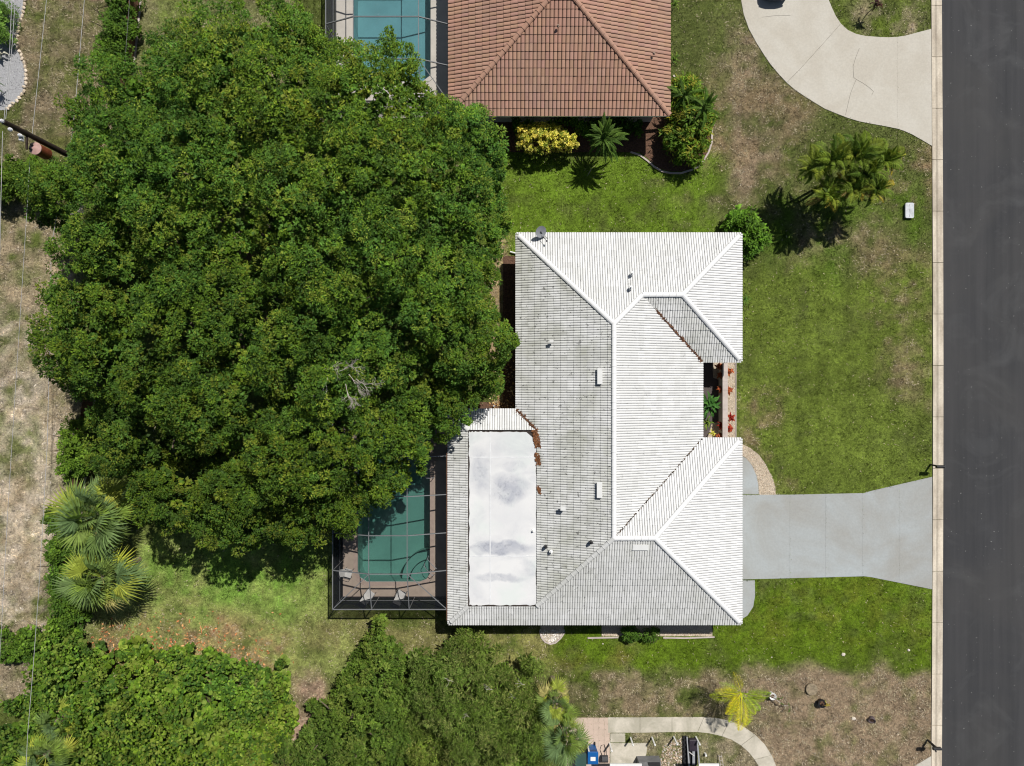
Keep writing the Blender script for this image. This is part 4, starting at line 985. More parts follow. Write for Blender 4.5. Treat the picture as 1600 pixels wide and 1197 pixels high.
# AC pipe / white downspout bits
e = B().tube([(0, 0, .15), (.55, -.15, .15)], .05, 8).obj('drain_pipe', M['white']); e.location = W(797, 394); tag(e, 'short white drain pipe at the west wall of the white house', 'pipe')
e = B().box((0, 0, .25), (.07, .07, .5)).obj('hose_post', M['white']); e.location = W(772, 634); tag(e, 'short white stake at the inner corner west of the white house', 'stake')
# courtyard wall
e = empty('garden_wall', ((W(1133, 0, 1.0)[0]), -1.1, 0), 'low wall with a pinkish cap enclosing the entry courtyard', 'wall')
B().box((0, 0, .48), (.26, 4.7, .96)).obj('wall_body', M['stucco'], e)
for k in range(8):
    B().box((0, -2.10 + k * .60, .99), (.34, .595, .06)).obj('cap_stone', M['wallcap'], e, bevel=.01)
# pots and junk on the dry lawn
def pot(name, px, py, r, h, mat, label, fill='mulch', tilt=(0, 0)):
    e = empty(name, W(px, py), label, 'pot'); e.rotation_euler = (tilt[0], tilt[1], 0)
    b = B(); b.lathe([(r * .75, 0), (r, h), (r * 1.05, h), (r * 1.05, h + .03), (r * .9, h + .03), (r * .88, h - .03)], (0, 0, 0), 18); b.obj('rim_and_body', mat, e)
    B().lathe([(r * .87, h - .06), (r * .5, h - .02)], (0, 0, 0), 14).obj('soil', M[fill], e); return e
pot('plant_pot', 1281, 1096, .26, .34, M['black'], 'black pot holding a small yellow green seedling')
pot('plant_pot', 1362, 1121, .22, .25, simple('dusty_pot', (.13, .10, .10), .8, .3), 'tipped dusty pot furthest right on the dry lawn', tilt=(.5, -.4))
pot('plant_pot', 1204, 1084, .22, .40, M['white'], 'round white pot under the leaning potted palm')
e = B().lathe([(.36, 0), (.40, .10), (.38, .16), (.30, .17), (.05, .13)], (0, 0, 0), 20).obj('stepping_stone', simple('mossy_stone', (.26, .21, .14), .9, .4, 6)); e.location = W(1267, 1076); tag(e, 'round mossy stone lying just above the black pot', 'stone')
for px, py, s_, lab in ((1318, 1022.5, .16, 'pale rock in the green grass below the driveway'), (1420, 1016, .12, 'small pale rock near the curb in the green grass'), (1206, 1027, .06, 'tiny white stone in the grass above the leaning palm'), (1334, 1123, .16, 'pale flat rock left of the tipped pot'), (942, 1006, .06, 'tiny white stone south of the straight edging'), (1378, 1123 - 1, .05, 'tiny rock right beside the tipped pot')):
    m_ = setc(rockmesh(int(px), (s_, s_ * .8, s_ * .5)), (.62, .56, .48)); o = link('rock', m_, None, M['stone']); o.location = W(px, py, .03); tag(o, lab, 'rock')
# car nose at the top of the curved driveway
e = empty('parked_car', (17.25, 27.3, 0), 'dark grey car whose nose just enters at the top of the curved driveway', 'car')
out_ = [(-.62, -2.22), (-.3, -2.3), (.3, -2.3), (.62, -2.22), (.84, -1.95), (.9, -1.3), (.9, 1.9), (.8, 2.2), (-.8, 2.2), (-.9, 1.9), (-.9, -1.3), (-.84, -1.95)]
B().prism(out_, .28, .78).obj('body', M['carpaint'], e, bevel=.06)
B().add([(-.76, -1.0, .78), (.76, -1.0, .78), (.8, 1.7, .78), (-.8, 1.7, .78), (-.6, -.25, 1.38), (.6, -.25, 1.38), (.62, 1.2, 1.38), (-.62, 1.2, 1.38)], [(0, 1, 5, 4), (1, 2, 6, 5), (2, 3, 7, 6), (3, 0, 4, 7)]).obj('windows', M['glass'], e)
B().box((0, .47, 1.40), (1.22, 1.46, .05)).obj('car_roof', M['carpaint'], e, bevel=.02)
for sx_ in (-1, 1):
    for sy_ in (-1.4, 1.4): B().tube([(sx_ * .72, sy_, .33), (sx_ * .92, sy_, .33)], .33, 16).obj('wheel', M['black'], e)
    B().box((sx_ * .6, -2.20, .62), (.36, .08, .14), rz=sx_ * .3).obj('headlight', M['grey'], e)

# ================================================================== UTILITY POLE AND WIRES
pw = W(5, 190, 10.0); e = empty('utility_pole', (pw.x, pw.y, 0), 'dark wooden utility pole leaning into view at the upper left', 'utility pole')
B().tube([(0, 0, 0), (0, 0, 5), (0, 0, 10.0)], [.19, .165, .13], 12).obj('pole', M['polewood'], e)
ins = simple('porcelain', (.6, .6, .62), .3)
for z_, dx, dy in ((10.1, 0, 0), (9.6, .05, -.25), (8.9, .05, -.3)):
    b = B(); b.lathe([(.05, -.12), (.10, -.06), (.06, -.02), (.10, .03), (.05, .1)], (dx, dy, z_), 12); b.obj('insulator', ins, e)
b = B().box((.0, -.38, 8.7), (.14, .30, .22)); b.obj('cutout', ins, e)
b = B().beam((0, 0, 8.3), (0, -.85, 8.3), .08, .10); b.obj('bracket', M['polewood'], e)
tr_ = empty('transformer', (0, 0, 0)); tr_.parent = e
B().lathe([(.30, 6.75), (.33, 6.8), (.33, 7.62), (.30, 7.66)], (.03, -.58, 0), 20).obj('tank', M['rust'], tr_)
B().lathe([(.34, 7.665), (.34, 7.70), (.12, 7.76), (.03, 7.78)], (.03, -.58, 0), 20).obj('lid', M['pinkrust'], tr_)
for a in (2.2, 3.6): b = B(); b.lathe([(.045, 7.7), (.07, 7.76), (.04, 7.8), (.06, 7.86), (.02, 7.95)], (.03 + .18 * math.cos(a), -.58 + .18 * math.sin(a), 0), 10); b.obj('bushing', M['black'], tr_)
def wire(pts, r, label, mat='wire'):
    """pts: px, py, height; sags a little between"""
    P = [W(*p) for p in pts]; Q_ = []
    for a_, c_ in zip(P, P[1:]):
        for t in range(6): Q_.append(a_.lerp(c_, t / 6))
    Q_.append(P[-1]); c = Q_[0].copy(); o = B().tube([q - c for q in Q_], r, 5).obj('power_line', M[mat]); o.location = c; tag(o, label, 'power line', 'power lines along the west side')
wire([(79, -60, 8.0), (50, 212, 7.6)], .014, 'bright thin wire running from the transformer to the top edge')
wire([(28, -60, 9.3), (19, 70, 9.3), (9, 186, 9.5)], .014, 'wire leaving the pole top past the grey gravel garden')
wire([(21, -60, 10), (15, 80, 10.0), (6, 192, 10.1)], .014, 'topmost wire from the pole tip to the top edge')
wire([(4, 205, 9.6), (1, 330, 9.6), (-4, 600, 9.4)], .016, 'pale wire running down the left edge of the view')
wire([(47, 245, 7.2), (42, 330, 7.1), (33, 470, 7.0), (22, 640, 7.0), (12, 800, 7.1), (-2, 1060, 7.3)], .012, 'slack wire over the pale dry ground, left of two')
wire([(137, -60, 5.6), (118, 160, 5.5), (112, 215, 5.5), (95, 300, 5.4), (80, 385, 5.4), (79, 470, 5.4), (77, 560, 5.4), (74, 690, 5.5), (68, 800, 5.6), (60, 930, 5.7), (52, 1040, 5.8), (43, 1150, 5.9), (38, 1260, 6)], .015, 'long wire running above the hedge to the lower left corner')
wire([(207, -60, 4.2), (198, 60, 4.2), (194, 112, 4.1)], .013, 'short dark wire above the brown fence', 'wiredark')

# ================================================================== FENCE
def fence_pt(py, z=0): return W(218 + (py / 105) * -10.9 if py < 110 else 206.5 - (py - 110) * .118, py, z)
fe = empty('wooden_fence', fence_pt(400), 'low brown wooden fence running along the back lot line', 'fence')
P_ = [fence_pt(-60)]; py_ = -60
while py_ < 1010: py_ += 56; P_.append(fence_pt(py_))
FL = Vector(fe.location)
for a_, c_ in zip(P_, P_[1:]):
    d = (c_ - a_); n_ = max(1, int(d.length / .155)); dn_ = d.normalized()
    b = B()
    for k in range(n_):
        p = a_ + d * ((k + .5) / n_); h = 1.15 + random.uniform(-.015, .015)
        b.box((p.x - FL.x, p.y - FL.y, h / 2 + .02), (.145, .022, h), rz=math.atan2(d.y, d.x))
    o = b.obj('fence_panel', M['fence'], fe); o['kind'] = 'stuff'
    B().box((a_.x - FL.x - .07, a_.y - FL.y, .6), (.09, .09, 1.25)).obj('fence_post', M['fence'], fe)
    B().beam(Vector((a_.x + .1, a_.y, .03)) - FL, Vector((c_.x + .1, c_.y, .03)) - FL, .12, .06).obj('footing', M['wallcap'], fe)

# ================================================================== FOLIAGE
def leaves_mesh(name, C, D, Nn, L, Wd, cols, shape='quad'):
    """leaf blades: centre C, direction D, normal N, lengths, widths"""
    D = D / (np.linalg.norm(D, axis=1, keepdims=True) + 1e-9)
    Sd = np.cross(D, Nn); Sd /= (np.linalg.norm(Sd, axis=1, keepdims=True) + 1e-9)
    L = L[:, None]; Wd = Wd[:, None]
    if shape == 'quad':
        V = np.stack([C - D * L * .5, C - Sd * Wd * .5 - D * L * .05, C + D * L * .5, C + Sd * Wd * .5 - D * L * .05], 1).reshape(-1, 3); k = 4
    elif shape == 'round':
        ps = []
        for a in range(6):
            t = a * math.pi / 3; ps.append(C + D * L * .5 * math.cos(t) + Sd * Wd * .5 * math.sin(t))
        V = np.stack(ps, 1).reshape(-1, 3); k = 6
    n = len(C); return npmesh(name, V, np.arange(n * k).reshape(n, k), cols)
def worley(x, y, sc, seed):
    r = np.random.default_rng(seed); J = r.random((64, 64, 2)); u = x / sc + 200; v = y / sc + 200; i = np.floor(u).astype(int); j = np.floor(v).astype(int)
    f1 = np.full(x.shape, 9.); f2 = np.full(x.shape, 9.); idn = np.zeros(x.shape)
    for a in (-1, 0, 1):
        for b in (-1, 0, 1):
            ii, jj = i + a, j + b; p = J[ii % 64, jj % 64]; d = np.hypot(ii + p[..., 0] - u, jj + p[..., 1] - v)
            idn = np.where(d < f1, (ii * 7 + jj * 13) % 101 / 101., idn)
            f2 = np.where(d < f1, f1, np.minimum(f2, d)); f1 = np.minimum(f1, d)
    return f1, f2, idn
def crown(name, poly_px, zedge, ztop, pal, clump=.55, per=80, leaf=(.19, .075), lobe=4.2, lobeamp=1.5, seed=1, shape='quad', rad=.45, rise=4.0, droop=.25, skirt=1.0, parent=None, gap=.08, cen=(0, 0, 0), upb=.6, small=1.7, smallamp=.5, under=.5, fine=1.0, zmap=None, dip=.45, lowd=0, zmin=-9):
    poly = WA(poly_px, zmap or zedge + (ztop - zedge) * .3); P = np.array(poly); lo, hi = P.min(0) - .5, P.max(0) + .5; r = np.random.default_rng(seed)
    gx_, gy_ = np.meshgrid(np.arange(lo[0], hi[0], clump), np.arange(lo[1], hi[1], clump)); x = gx_.ravel() + r.uniform(-.5, .5, gx_.size) * clump; y = gy_.ravel() + r.uniform(-.5, .5, gx_.size) * clump
    wx = (vnoise(x, y, 1.6, seed + 5) - .5) * 1.3 * fine; wy = (vnoise(x, y, 1.6, seed + 6) - .5) * 1.3 * fine
    ins = inpoly(x + wx, y + wy, poly); x, y = x[ins], y[ins]; d = edgedist(x, y, poly)
    f1, f2, idn = worley(x + (vnoise(x, y, 2, seed + 7) - .5) * 1.5, y, lobe, seed + 8)
    g1, g2, id2 = worley(x, y, small, seed + 9)
    dome = 1 - np.exp(-d / rise)
    z = zedge + (ztop - zedge) * dome + lobeamp * (idn - .5) * dome * 1.2 + lobeamp * (np.sqrt(np.clip(1 - (f1 / .85) ** 2, 0, 1)) - .6) * np.clip(d / 2, 0.25, 1) + smallamp * (np.sqrt(np.clip(1 - (g1 / .9) ** 2, 0, 1)) - .5) + smallamp * (id2 - .5)
    z = z - lobeamp * dip * np.clip(1 - (f2 - f1) / .24, 0, 1)
    crev = ((f2 - f1 < .10) & (r.random(len(x)) < .75)) | ((g2 - g1 < .12) & (r.random(len(x)) < .45))
    keep = ~(crev) & (r.random(len(x)) > gap); 
    x1, y1, z1, id1 = x[keep], y[keep], z[keep], idn[keep]
    d1 = d[keep]
    # a lower, sparser layer and a skirt at the rim
    z = np.maximum(z, zmin + .8 * r.random(len(x))); z1 = z[keep]; lk = (r.random(len(x)) < under) & (d > lowd)
    X_ = np.concatenate([x1, x[lk], x[(d < 1.2)]]); Y_ = np.concatenate([y1, y[lk], y[(d < 1.2)]])
    Z_ = np.concatenate([z1, np.minimum(z[lk], zedge + (ztop - zedge) * .8 * dome[lk]) - r.uniform(.5, 1.6, lk.sum()) * (ztop - zedge) / 5, z[(d < 1.2)] - skirt * r.uniform(.3, 1.0, (d < 1.2).sum())])
    ID = np.concatenate([id1, idn[lk], idn[(d < 1.2)]])
    n = len(X_); Z_ = np.maximum(Z_, .25)
    m = r.integers(int(per * .7), int(per * 1.25), n); m[len(x1):len(x1) + lk.sum()] = m[len(x1):len(x1) + lk.sum()] * 6 // 10; rep = np.repeat(np.arange(n), m); t = len(rep)
    # leaves fill the upper shell of each clump and point outwards
    v = r.normal(0, 1, (t, 3)); v[:, 2] = np.abs(v[:, 2]) * .8 - .15; v /= np.linalg.norm(v, axis=1, keepdims=True)
    rr = (rad * r.uniform(.65, 1.35, n))[rep] * r.uniform(.55, 1.05, t)
    Cn = np.stack([X_[rep], Y_[rep], Z_[rep]], -1) + v * rr[:, None] * np.array((1, 1, .75))
    D = v + r.normal(0, .5, (t, 3)) + np.array((0, 0, -droop)); Nn = v * (1 - upb) + np.array((.15, .2, upb + .25)) + r.normal(0, .38, (t, 3))
    pal = np.array(pal); ci = r.integers(0, len(pal), n)[rep]; alt = r.random(t) < .3; ci = np.where(alt, r.integers(0, len(pal), t), ci)
    cols = pal[ci] * ((.72 + .56 * r.random(n))[rep] * r.uniform(.65, 1.35, t) * (.78 + .44 * ID[rep]))[:, None]; cols = cols * np.stack([.85 + .3 * vnoise(X_, Y_, 6, seed + 30)[rep], np.ones(t), 1.15 - .3 * vnoise(X_, Y_, 6, seed + 30)[rep]], -1)
    low = ((np.arange(n) >= len(x1)) & (np.arange(n) < len(x1) + lk.sum()))[rep]
    Lf = leaf[0] * r.uniform(.6, 1.35, t) * np.where(low, 1.7, 1); Wf = leaf[1] * r.uniform(.7, 1.3, t) * np.where(low, 2.6, 1)
    me = leaves_mesh(name, Cn - np.array(cen), D, Nn, Lf, Wf, cols, shape)
    o = link(name, me, parent, M['leaf']); o['kind'] = 'stuff'; return o, (X_, Y_, Z_)
def trunk(e, h, r0, limbs, rl, spread, seed=3, ztop=None, mat='bark'):
    rr = random.Random(seed)
    B().tube([(0, 0, -.1), (.05, .02, h * .5), (0, 0, h)], [r0 * 1.35, r0, r0 * .85], 12).obj('trunk', M[mat], e)
    for k in range(limbs):
        a = 2 * math.pi * k / limbs + rr.uniform(-.25, .25); s = spread * rr.uniform(.7, 1.0); zt = (ztop or h * 2) * rr.uniform(.85, 1)
        pts = [(0, 0, h * .92)]
        for t in (.25, .5, .75, 1.0): pts.append((math.cos(a + .2 * t) * s * t + rr.uniform(-.2, .2), math.sin(a + .2 * t) * s * t + rr.uniform(-.2, .2), h * .92 + (zt - h) * (t ** .7)))
        B().tube(pts, [rl, rl * .75, rl * .55, rl * .35, rl * .12], 8).obj('limb', M[mat], e)
OAK = [(.098, .182, .017), (.125, .210, .018), (.072, .152, .019), (.172, .228, .026), (.048, .102, .014), (.084, .178, .026)]
big = [(300, 30), (335, 12), (395, 18), (440, 14), (480, 25), (520, 60), (540, 85), (585, 78), (615, 68), (640, 78), (665, 105), (690, 150), (720, 170), (760, 180), (795, 212), (806, 250), (790, 300), (775, 345), (790, 380), (770, 430), (775, 470), (800, 490), (826, 520), (812, 560), (782, 570), (795, 610), (760, 620), (728, 640), (722, 668), (690, 690), (650, 690), (640, 720), (645, 760), (610, 790), (565, 800), (545, 840), (500, 842), (470, 868), (430, 872), (385, 872), (350, 850), (315, 848), (270, 832), (235, 818), (215, 770), (200, 745), (180, 715), (175, 675), (150, 660), (140, 625), (95, 600), (75, 560), (60, 520), (80, 490), (75, 455), (125, 430), (95, 395), (105, 360), (55, 340), (45, 300), (56, 278), (95, 262), (140, 250), (132, 205), (150, 150), (150, 115), (190, 100), (235, 105), (265, 70), (285, 60)]
big = [(x - (24 if (x < 210 and y > 200) else 0), y) for x, y in big]
te = empty('shade_tree', W(430, 450), 'huge dark green spreading shade tree filling the left half of the view', 'tree')
crown('crown', big, 5.6, 11.0, OAK, clump=.48, per=92, leaf=(.155, .066), lobe=4.4, lobeamp=3.9, seed=21, rad=.36, rise=3.0, parent=te, cen=te.location, gap=.10, small=1.4, smallamp=1.6, under=1.1, skirt=1.6, fine=1.8, zmap=6.5, dip=.75, lowd=.3, zmin=5.0)
trunk(te, 3.0, .75, 12, .34, 11, 5, 6.2)
# bare twigs above the canopy
def twigs(p, d, L, r, depth, out, rr):
    q_ = p + d * L; out.append((p, q_, r)); 
    if depth == 0: return
    for k in range(rr.choice((2, 3, 3))):
        nd = (d + Vector((rr.uniform(-.8, .8), rr.uniform(-.8, .8), rr.uniform(-.25, .35)))).normalized(); twigs(p + d * L * rr.uniform(.5, 1), nd, L * rr.uniform(.6, .85), r * .65, depth - 1, out, rr)
def twigobj(px, py, z, d, L, r, depth, seed, name, parent, cen):
    out = []; rr = random.Random(seed); twigs(W(px, py, z) - Vector(cen), Vector(d).normalized(), L, r, depth, out, rr); b = B()
    for a_, c_, r_ in out: b.tube([a_, a_.lerp(c_, .5) + Vector((rr.uniform(-.04, .04),) * 3), c_], [r_, r_ * .85, r_ * .65], 4, False)
    return b.obj(name, M['deadwood'], parent)
for k_, (a_, c_) in enumerate(((505, 575), (530, 580), (545, 585), (540, 600), (556, 592), (512, 590))): twigobj(a_, c_, 11.6, ((.9, -.1, .4), (.8, .3, .4), (.6, -.8, .3), (.3, -1, .4), (.9, -.5, .3), (-.2, -.8, .4))[k_], .62, .022, 4, 4 + k_, 'dead_branch', te, te.location)
twigobj(110, 335, 7.4, (1, .1, .3), .6, .03, 2, 12, 'dead_branch', te, te.location)
# bottom centre trees
DK = [(.105, .175, .022), (.125, .195, .025), (.085, .145, .020), (.155, .205, .035)]
e = empty('tree', W(560, 1110), 'dense dark green tree at the bottom, left of the olive one', 'tree')
crown('crown', [(590, 988), (612, 1000), (622, 1025), (640, 1060), (650, 1110), (650, 1160), (640, 1260), (440, 1260), (450, 1170), (480, 1110), (510, 1095), (520, 1050), (555, 1030), (560, 1005)], 2.2, 6.2, DK, clump=.42, per=70, leaf=(.17, .07), lobe=2.8, lobeamp=1.7, seed=41, rad=.32, rise=2.0, parent=e, cen=e.location, gap=.12, small=1.2, smallamp=.8, droop=.1, fine=2.2, under=.9)
trunk(e, 2.0, .28, 6, .14, 2.8, 8, 4.6)
OLV = [(.140, .205, .034), (.175, .235, .046), (.110, .175, .026), (.22, .25, .065), (.12, .19, .024)]
e = empty('tree', W(745, 1115), 'olive green feathery tree at the bottom below the white house', 'tree')
crown('crown', [(650, 1030), (690, 1012), (740, 1008), (790, 1020), (820, 1050), (850, 1080), (868, 1120), (872, 1160), (860, 1260), (620, 1260), (625, 1170), (622, 1120), (630, 1070)], 2.4, 5.8, OLV, clump=.38, per=80, leaf=(.20, .042), lobe=2.2, lobeamp=1.4, seed=43, rad=.40, rise=2.4, parent=e, cen=e.location, gap=.15, small=1.0, smallamp=.9, droop=-.2, upb=.45, fine=2.6, under=.8)
trunk(e, 1.8, .22, 8, .10, 2.8, 8, 4.4)
for s_, (px, py) in enumerate(((708, 1065), (770, 1078), (795, 1090), (733, 1120), (820, 1070))): twigobj(px, py, 5.4, (random.uniform(-1, 1), .4, .5), .4, .014, 2, 30 + s_, 'twig', e, e.location)
# pale seeding stems above its north side
e = empty('weed_clump', W(745, 1010), 'wispy pale weeds between the olive tree and the white house', 'weeds')
b = B(); rr = random.Random(5)
for k in range(46):
    x, y = rr.uniform(-1.2, 1.2), rr.uniform(-.6, .7); b.tube([(x, y, 0), (x + rr.uniform(-.15, .15), y + rr.uniform(-.1, .15), .8), (x + rr.uniform(-.4, .4), y + rr.uniform(-.2, .5), 1.3 + rr.uniform(0, .8))], [.012, .010, .006], 3, False)
b.obj('stems', simple('straw_stem', (.42, .38, .24), .9), e)['kind'] = 'stuff'
# sea grape thicket
SG = [(.115, .200, .017), (.145, .235, .020), (.080, .150, .018), (.185, .250, .035), (.065, .130, .018), (.16, .21, .03)]
def shrub(name, label, cat, poly, ze, zt, pal, group=None, **kw):
    c = W(*np.mean(poly, axis=0)); e = empty(name, c, label, cat, group); crown('foliage', poly, ze, zt, pal, parent=e, cen=c, **kw)
    b = B(); rr = random.Random(int(c.x * 10)); ns = max(3, min(14, int(len(poly))))
    P = WA(poly, 0); 
    for k in range(ns):
        a_ = Vector((*P[k % len(P)], 0)); p = a_.lerp(c, .5) - c; b.tube([(p.x * .6, p.y * .6, 0), (p.x * .8, p.y * .8, zt * .4), (p.x, p.y, zt * .75)], [.04, .03, .015], 5)
    b.obj('stems', M['bark'], e)['kind'] = 'stuff'
    return e
shrub('thicket', 'broad thicket of round leaved bushes in the lower left corner', 'thicket', [(62, 1000), (100, 992), (125, 1005), (150, 1025), (190, 1018), (235, 1025), (270, 1030), (310, 1030), (345, 1050), (390, 1055), (420, 1050), (455, 1045), (455, 1080), (440, 1115), (460, 1130), (445, 1160), (425, 1180), (400, 1260), (-20, 1260), (-20, 1150), (30, 1110), (60, 1080)], 1.2, 3.0, SG,
      clump=.44, per=32, leaf=(.155, .14), shape='round', lobe=2.2, lobeamp=1.2, seed=51, rad=.34, rise=1.3, gap=.12, small=.9, smallamp=.7, upb=.35, under=.9, fine=1.8)
HG = [(.10, .185, .018), (.13, .22, .022), (.075, .145, .018)]
shrub('hedge', 'upright green hedge column beside the brown fence at the top', 'hedge', [(160, -60), (205, -60), (204, 20), (200, 70), (193, 110), (150, 118), (150, 70), (160, 30)], 1.2, 2.4, HG, clump=.36, per=55, leaf=(.15, .07), lobe=1.6, lobeamp=.5, seed=61, rad=.28, rise=.8, small=.8, smallamp=.3)
shrub('hedge', 'hedge below the utility pole at the left edge', 'hedge', [(-60, 250), (50, 250), (85, 258), (80, 300), (50, 312), (-60, 318)], 1.2, 2.6, HG, clump=.38, per=55, leaf=(.16, .07), lobe=1.8, lobeamp=.5, seed=62, rad=.3, rise=.9, small=.9, smallamp=.3)
shrub('hedge', 'ragged hedge along the fence above the two fan palms', 'hedge', [(92, 650), (150, 650), (155, 690), (148, 735), (110, 750), (88, 740), (92, 700)], 1.1, 2.3, HG, clump=.38, per=55, leaf=(.17, .08), lobe=1.6, lobeamp=.5, seed=63, rad=.3, rise=.8, small=.9, smallamp=.3)
shrub('hedge', 'ragged hedge left of and below the two fan palms', 'hedge', [(80, 800), (110, 800), (120, 850), (118, 900), (125, 945), (120, 1000), (75, 1000), (78, 950), (68, 900), (72, 850)], 1.0, 2.2, HG, clump=.38, per=50, leaf=(.17, .08), lobe=1.6, lobeamp=.5, seed=64, rad=.3, rise=.8, small=.9, smallamp=.3)
shrub('hedge', 'low hedge strip at the left edge below the dry ground', 'hedge', [(-60, 990), (60, 992), (60, 1030), (-60, 1040)], .9, 1.9, HG, clump=.38, per=50, leaf=(.16, .08), lobe=1.5, lobeamp=.4, seed=65, rad=.28, rise=.7, small=.9, smallamp=.3)
shrub('shrub', 'bright green rounded shrub in the grey gravel garden', 'shrub', [(-40, 0), (14, 2), (21, 25), (18, 50), (5, 62), (-40, 60)], .8, 1.9, [(.13, .25, .04), (.16, .28, .05)], clump=.3, per=70, leaf=(.16, .03), lobe=1.5, lobeamp=.3, seed=66, rad=.26, rise=.7, small=.8, smallamp=.2)
YL = [(.72, .62, .10), (.80, .70, .16), (.58, .56, .07), (.18, .24, .03)]
shrub('flowering_shrub', 'bright yellow shrub under the south eave of the terracotta roof', 'shrub', [(806, 195), (830, 190), (870, 192), (902, 208), (902, 224), (880, 238), (850, 234), (825, 234), (806, 222)], 1.5, 2.15, YL, clump=.27, per=34, leaf=(.14, .06), lobe=1.0, lobeamp=.3, seed=67, rad=.17, rise=.5, small=.6, smallamp=.25, gap=.12, upb=.3)
shrub('shrub', 'dark green shrubs close to the wall behind the yellow shrub', 'shrub', [(798, 184), (1010, 184), (1005, 200), (960, 205), (880, 198), (800, 205)], .8, 1.3, HG, clump=.34, per=45, leaf=(.15, .07), lobe=1, lobeamp=.3, seed=68, rad=.25, rise=.5, small=.7)
SP = [(.10, .20, .02), (.13, .24, .03), (.075, .15, .02)]
shrub('shrub', 'bright green leafy shrub at the northeast corner of the white house', 'shrub', [(1136, 335), (1150, 325), (1175, 325), (1192, 340), (1203, 365), (1195, 390), (1180, 405), (1165, 410), (1156, 395), (1155, 360), (1138, 352)], .9, 2.1, [(.13, .27, .02), (.16, .31, .03), (.09, .19, .02)], clump=.36, per=30, leaf=(.24, .085), lobe=1.3, lobeamp=.4, seed=69, rad=.30, rise=.7, small=.8, smallamp=.3)
for k, (px, py, r_) in enumerate(((985, 992, 15), (1017, 993, 15))):
    po = [(px + r_ * math.cos(t), py + r_ * .72 * math.sin(t)) for t in np.linspace(0, 6.28, 10)[:-1]]
    shrub('shrub', ('left' if k == 0 else 'right') + ' of two clipped round shrubs along the south wall of the white house', 'shrub', po, .45, .9, SP, 'clipped shrubs by the south wall', clump=.2, per=50, leaf=(.09, .04), lobe=1.2, lobeamp=.1, seed=70 + k, rad=.16, rise=.3, small=.6, smallamp=.08, fine=.2)
# branch tuft of the big tree reaching over the white roof is part of its crown; small shrub with yellow leaves
shrub('shrub', 'yellow leaved shrub under the east rim of the big tree', 'shrub', [(700, 612), (722, 608), (730, 622), (718, 634), (702, 630)], 2.6, 3.4, [(.5, .5, .06), (.35, .4, .05)], clump=.25, per=40, leaf=(.14, .05), lobe=1, lobeamp=.2, seed=77, rad=.2, rise=.4, small=.6)

# ---- fronds
def fan_frond(seed, R=.85, n=20, pet=1.0, droop=.35):
    r = random.Random(seed); V = [(-.02, 0, 0), (.02, 0, 0), (.015, pet, .10), (-.015, pet, .10)]; Fc = [(0, 1, 2, 3)]
    for i in range(n):
        a = math.radians(-118 + 236 * i / (n - 1)) + r.uniform(-.03, .03); L_ = R * (.75 + .25 * math.cos(a)) * r.uniform(.88, 1.08); hw = .034 * R / .85
        dx, dy = math.sin(a), math.cos(a); px_, py_ = dy, -dx; b0 = (0, pet, .10); m = .55
        k = len(V); zf_ = .03 if i % 2 else 0
        V += [(0, pet, .10), (dx * L_ * m - px_ * hw, pet + dy * L_ * m - py_ * hw, .13 + zf_ - droop * .08), (dx * L_ * m + px_ * hw, pet + dy * L_ * m + py_ * hw, .13 - droop * .08), (dx * L_, pet + dy * L_, .10 - droop * L_ * r.uniform(.5, 1.2))]
        Fc += [(k, k + 2, k + 3, k + 1)]
    return V, Fc
def pin_frond(seed, L=1.8, n=20, leaf=.42, arch=.9, width=.03):
    r = random.Random(seed); V = []; Fc = []
    def P(t): return Vector((0, L * (t - .18 * arch * t * t), arch * L * .42 * math.sin(t * 2.2) - arch * .25 * t * t * L))
    for i in range(6):
        t0, t1 = i / 6, (i + 1) / 6; a_, c_ = P(t0), P(t1); k = len(V); w0 = .018 * (1 - t0) + .004
        V += [(a_.x - w0, a_.y, a_.z), (a_.x + w0, a_.y, a_.z), (c_.x + w0 * .8, c_.y, c_.z), (c_.x - w0 * .8, c_.y, c_.z)]; Fc.append((k, k + 1, k + 2, k + 3))
    for i in range(n):
        t = .18 + .82 * i / (n - 1); p = P(t); ll = leaf * math.sin(math.pi * min(.97, .15 + t * .8)) * r.uniform(.85, 1.1)
        for s_ in (-1, 1):
            d = Vector((s_ * .85, .55, .28 + r.uniform(-.15, .15))).normalized(); tip = p + d * ll; tip.z -= ll * .35; md = p + d * ll * .5; wv = Vector((0, width, .004)); k = len(V)
            V += [tuple(p), tuple(md + wv), tuple(tip), tuple(md - wv)]; Fc.append((k, k + 1, k + 2, k + 3) if s_ > 0 else (k, k + 3, k + 2, k + 1))
    return V, Fc
def strap(seed, L=.7, wd=.09, arch=.5, seg=5):
    V = []; Fc = []
    for i in range(seg + 1):
        t = i / seg; w_ = wd * (math.sin(math.pi * (.12 + .86 * t)) ** .8) / 2; y = L * (t - .2 * t * t); z = L * (arch * math.sin(t * 2.4) - .25 * arch * t * t)
        V += [(-w_, y, z + w_ * .3), (0, y, z), (w_, y, z + w_ * .3)]
        if i: k = (i - 1) * 3; Fc += [(k, k + 1, k + 4, k + 3), (k + 1, k + 2, k + 5, k + 4)]
    return V, Fc
def variants(fn, pal, count, name, **kw):
    out = []
    for i in range(count):
        V, Fc = fn(i + 3, **kw); c = np.array(pal[i % len(pal)]); cols = c * rng.uniform(.75, 1.25, (len(Fc), 1)); m_ = npmesh(name, V, Fc, cols); m_.materials.append(M['leaf']); out.append(m_)
    return out
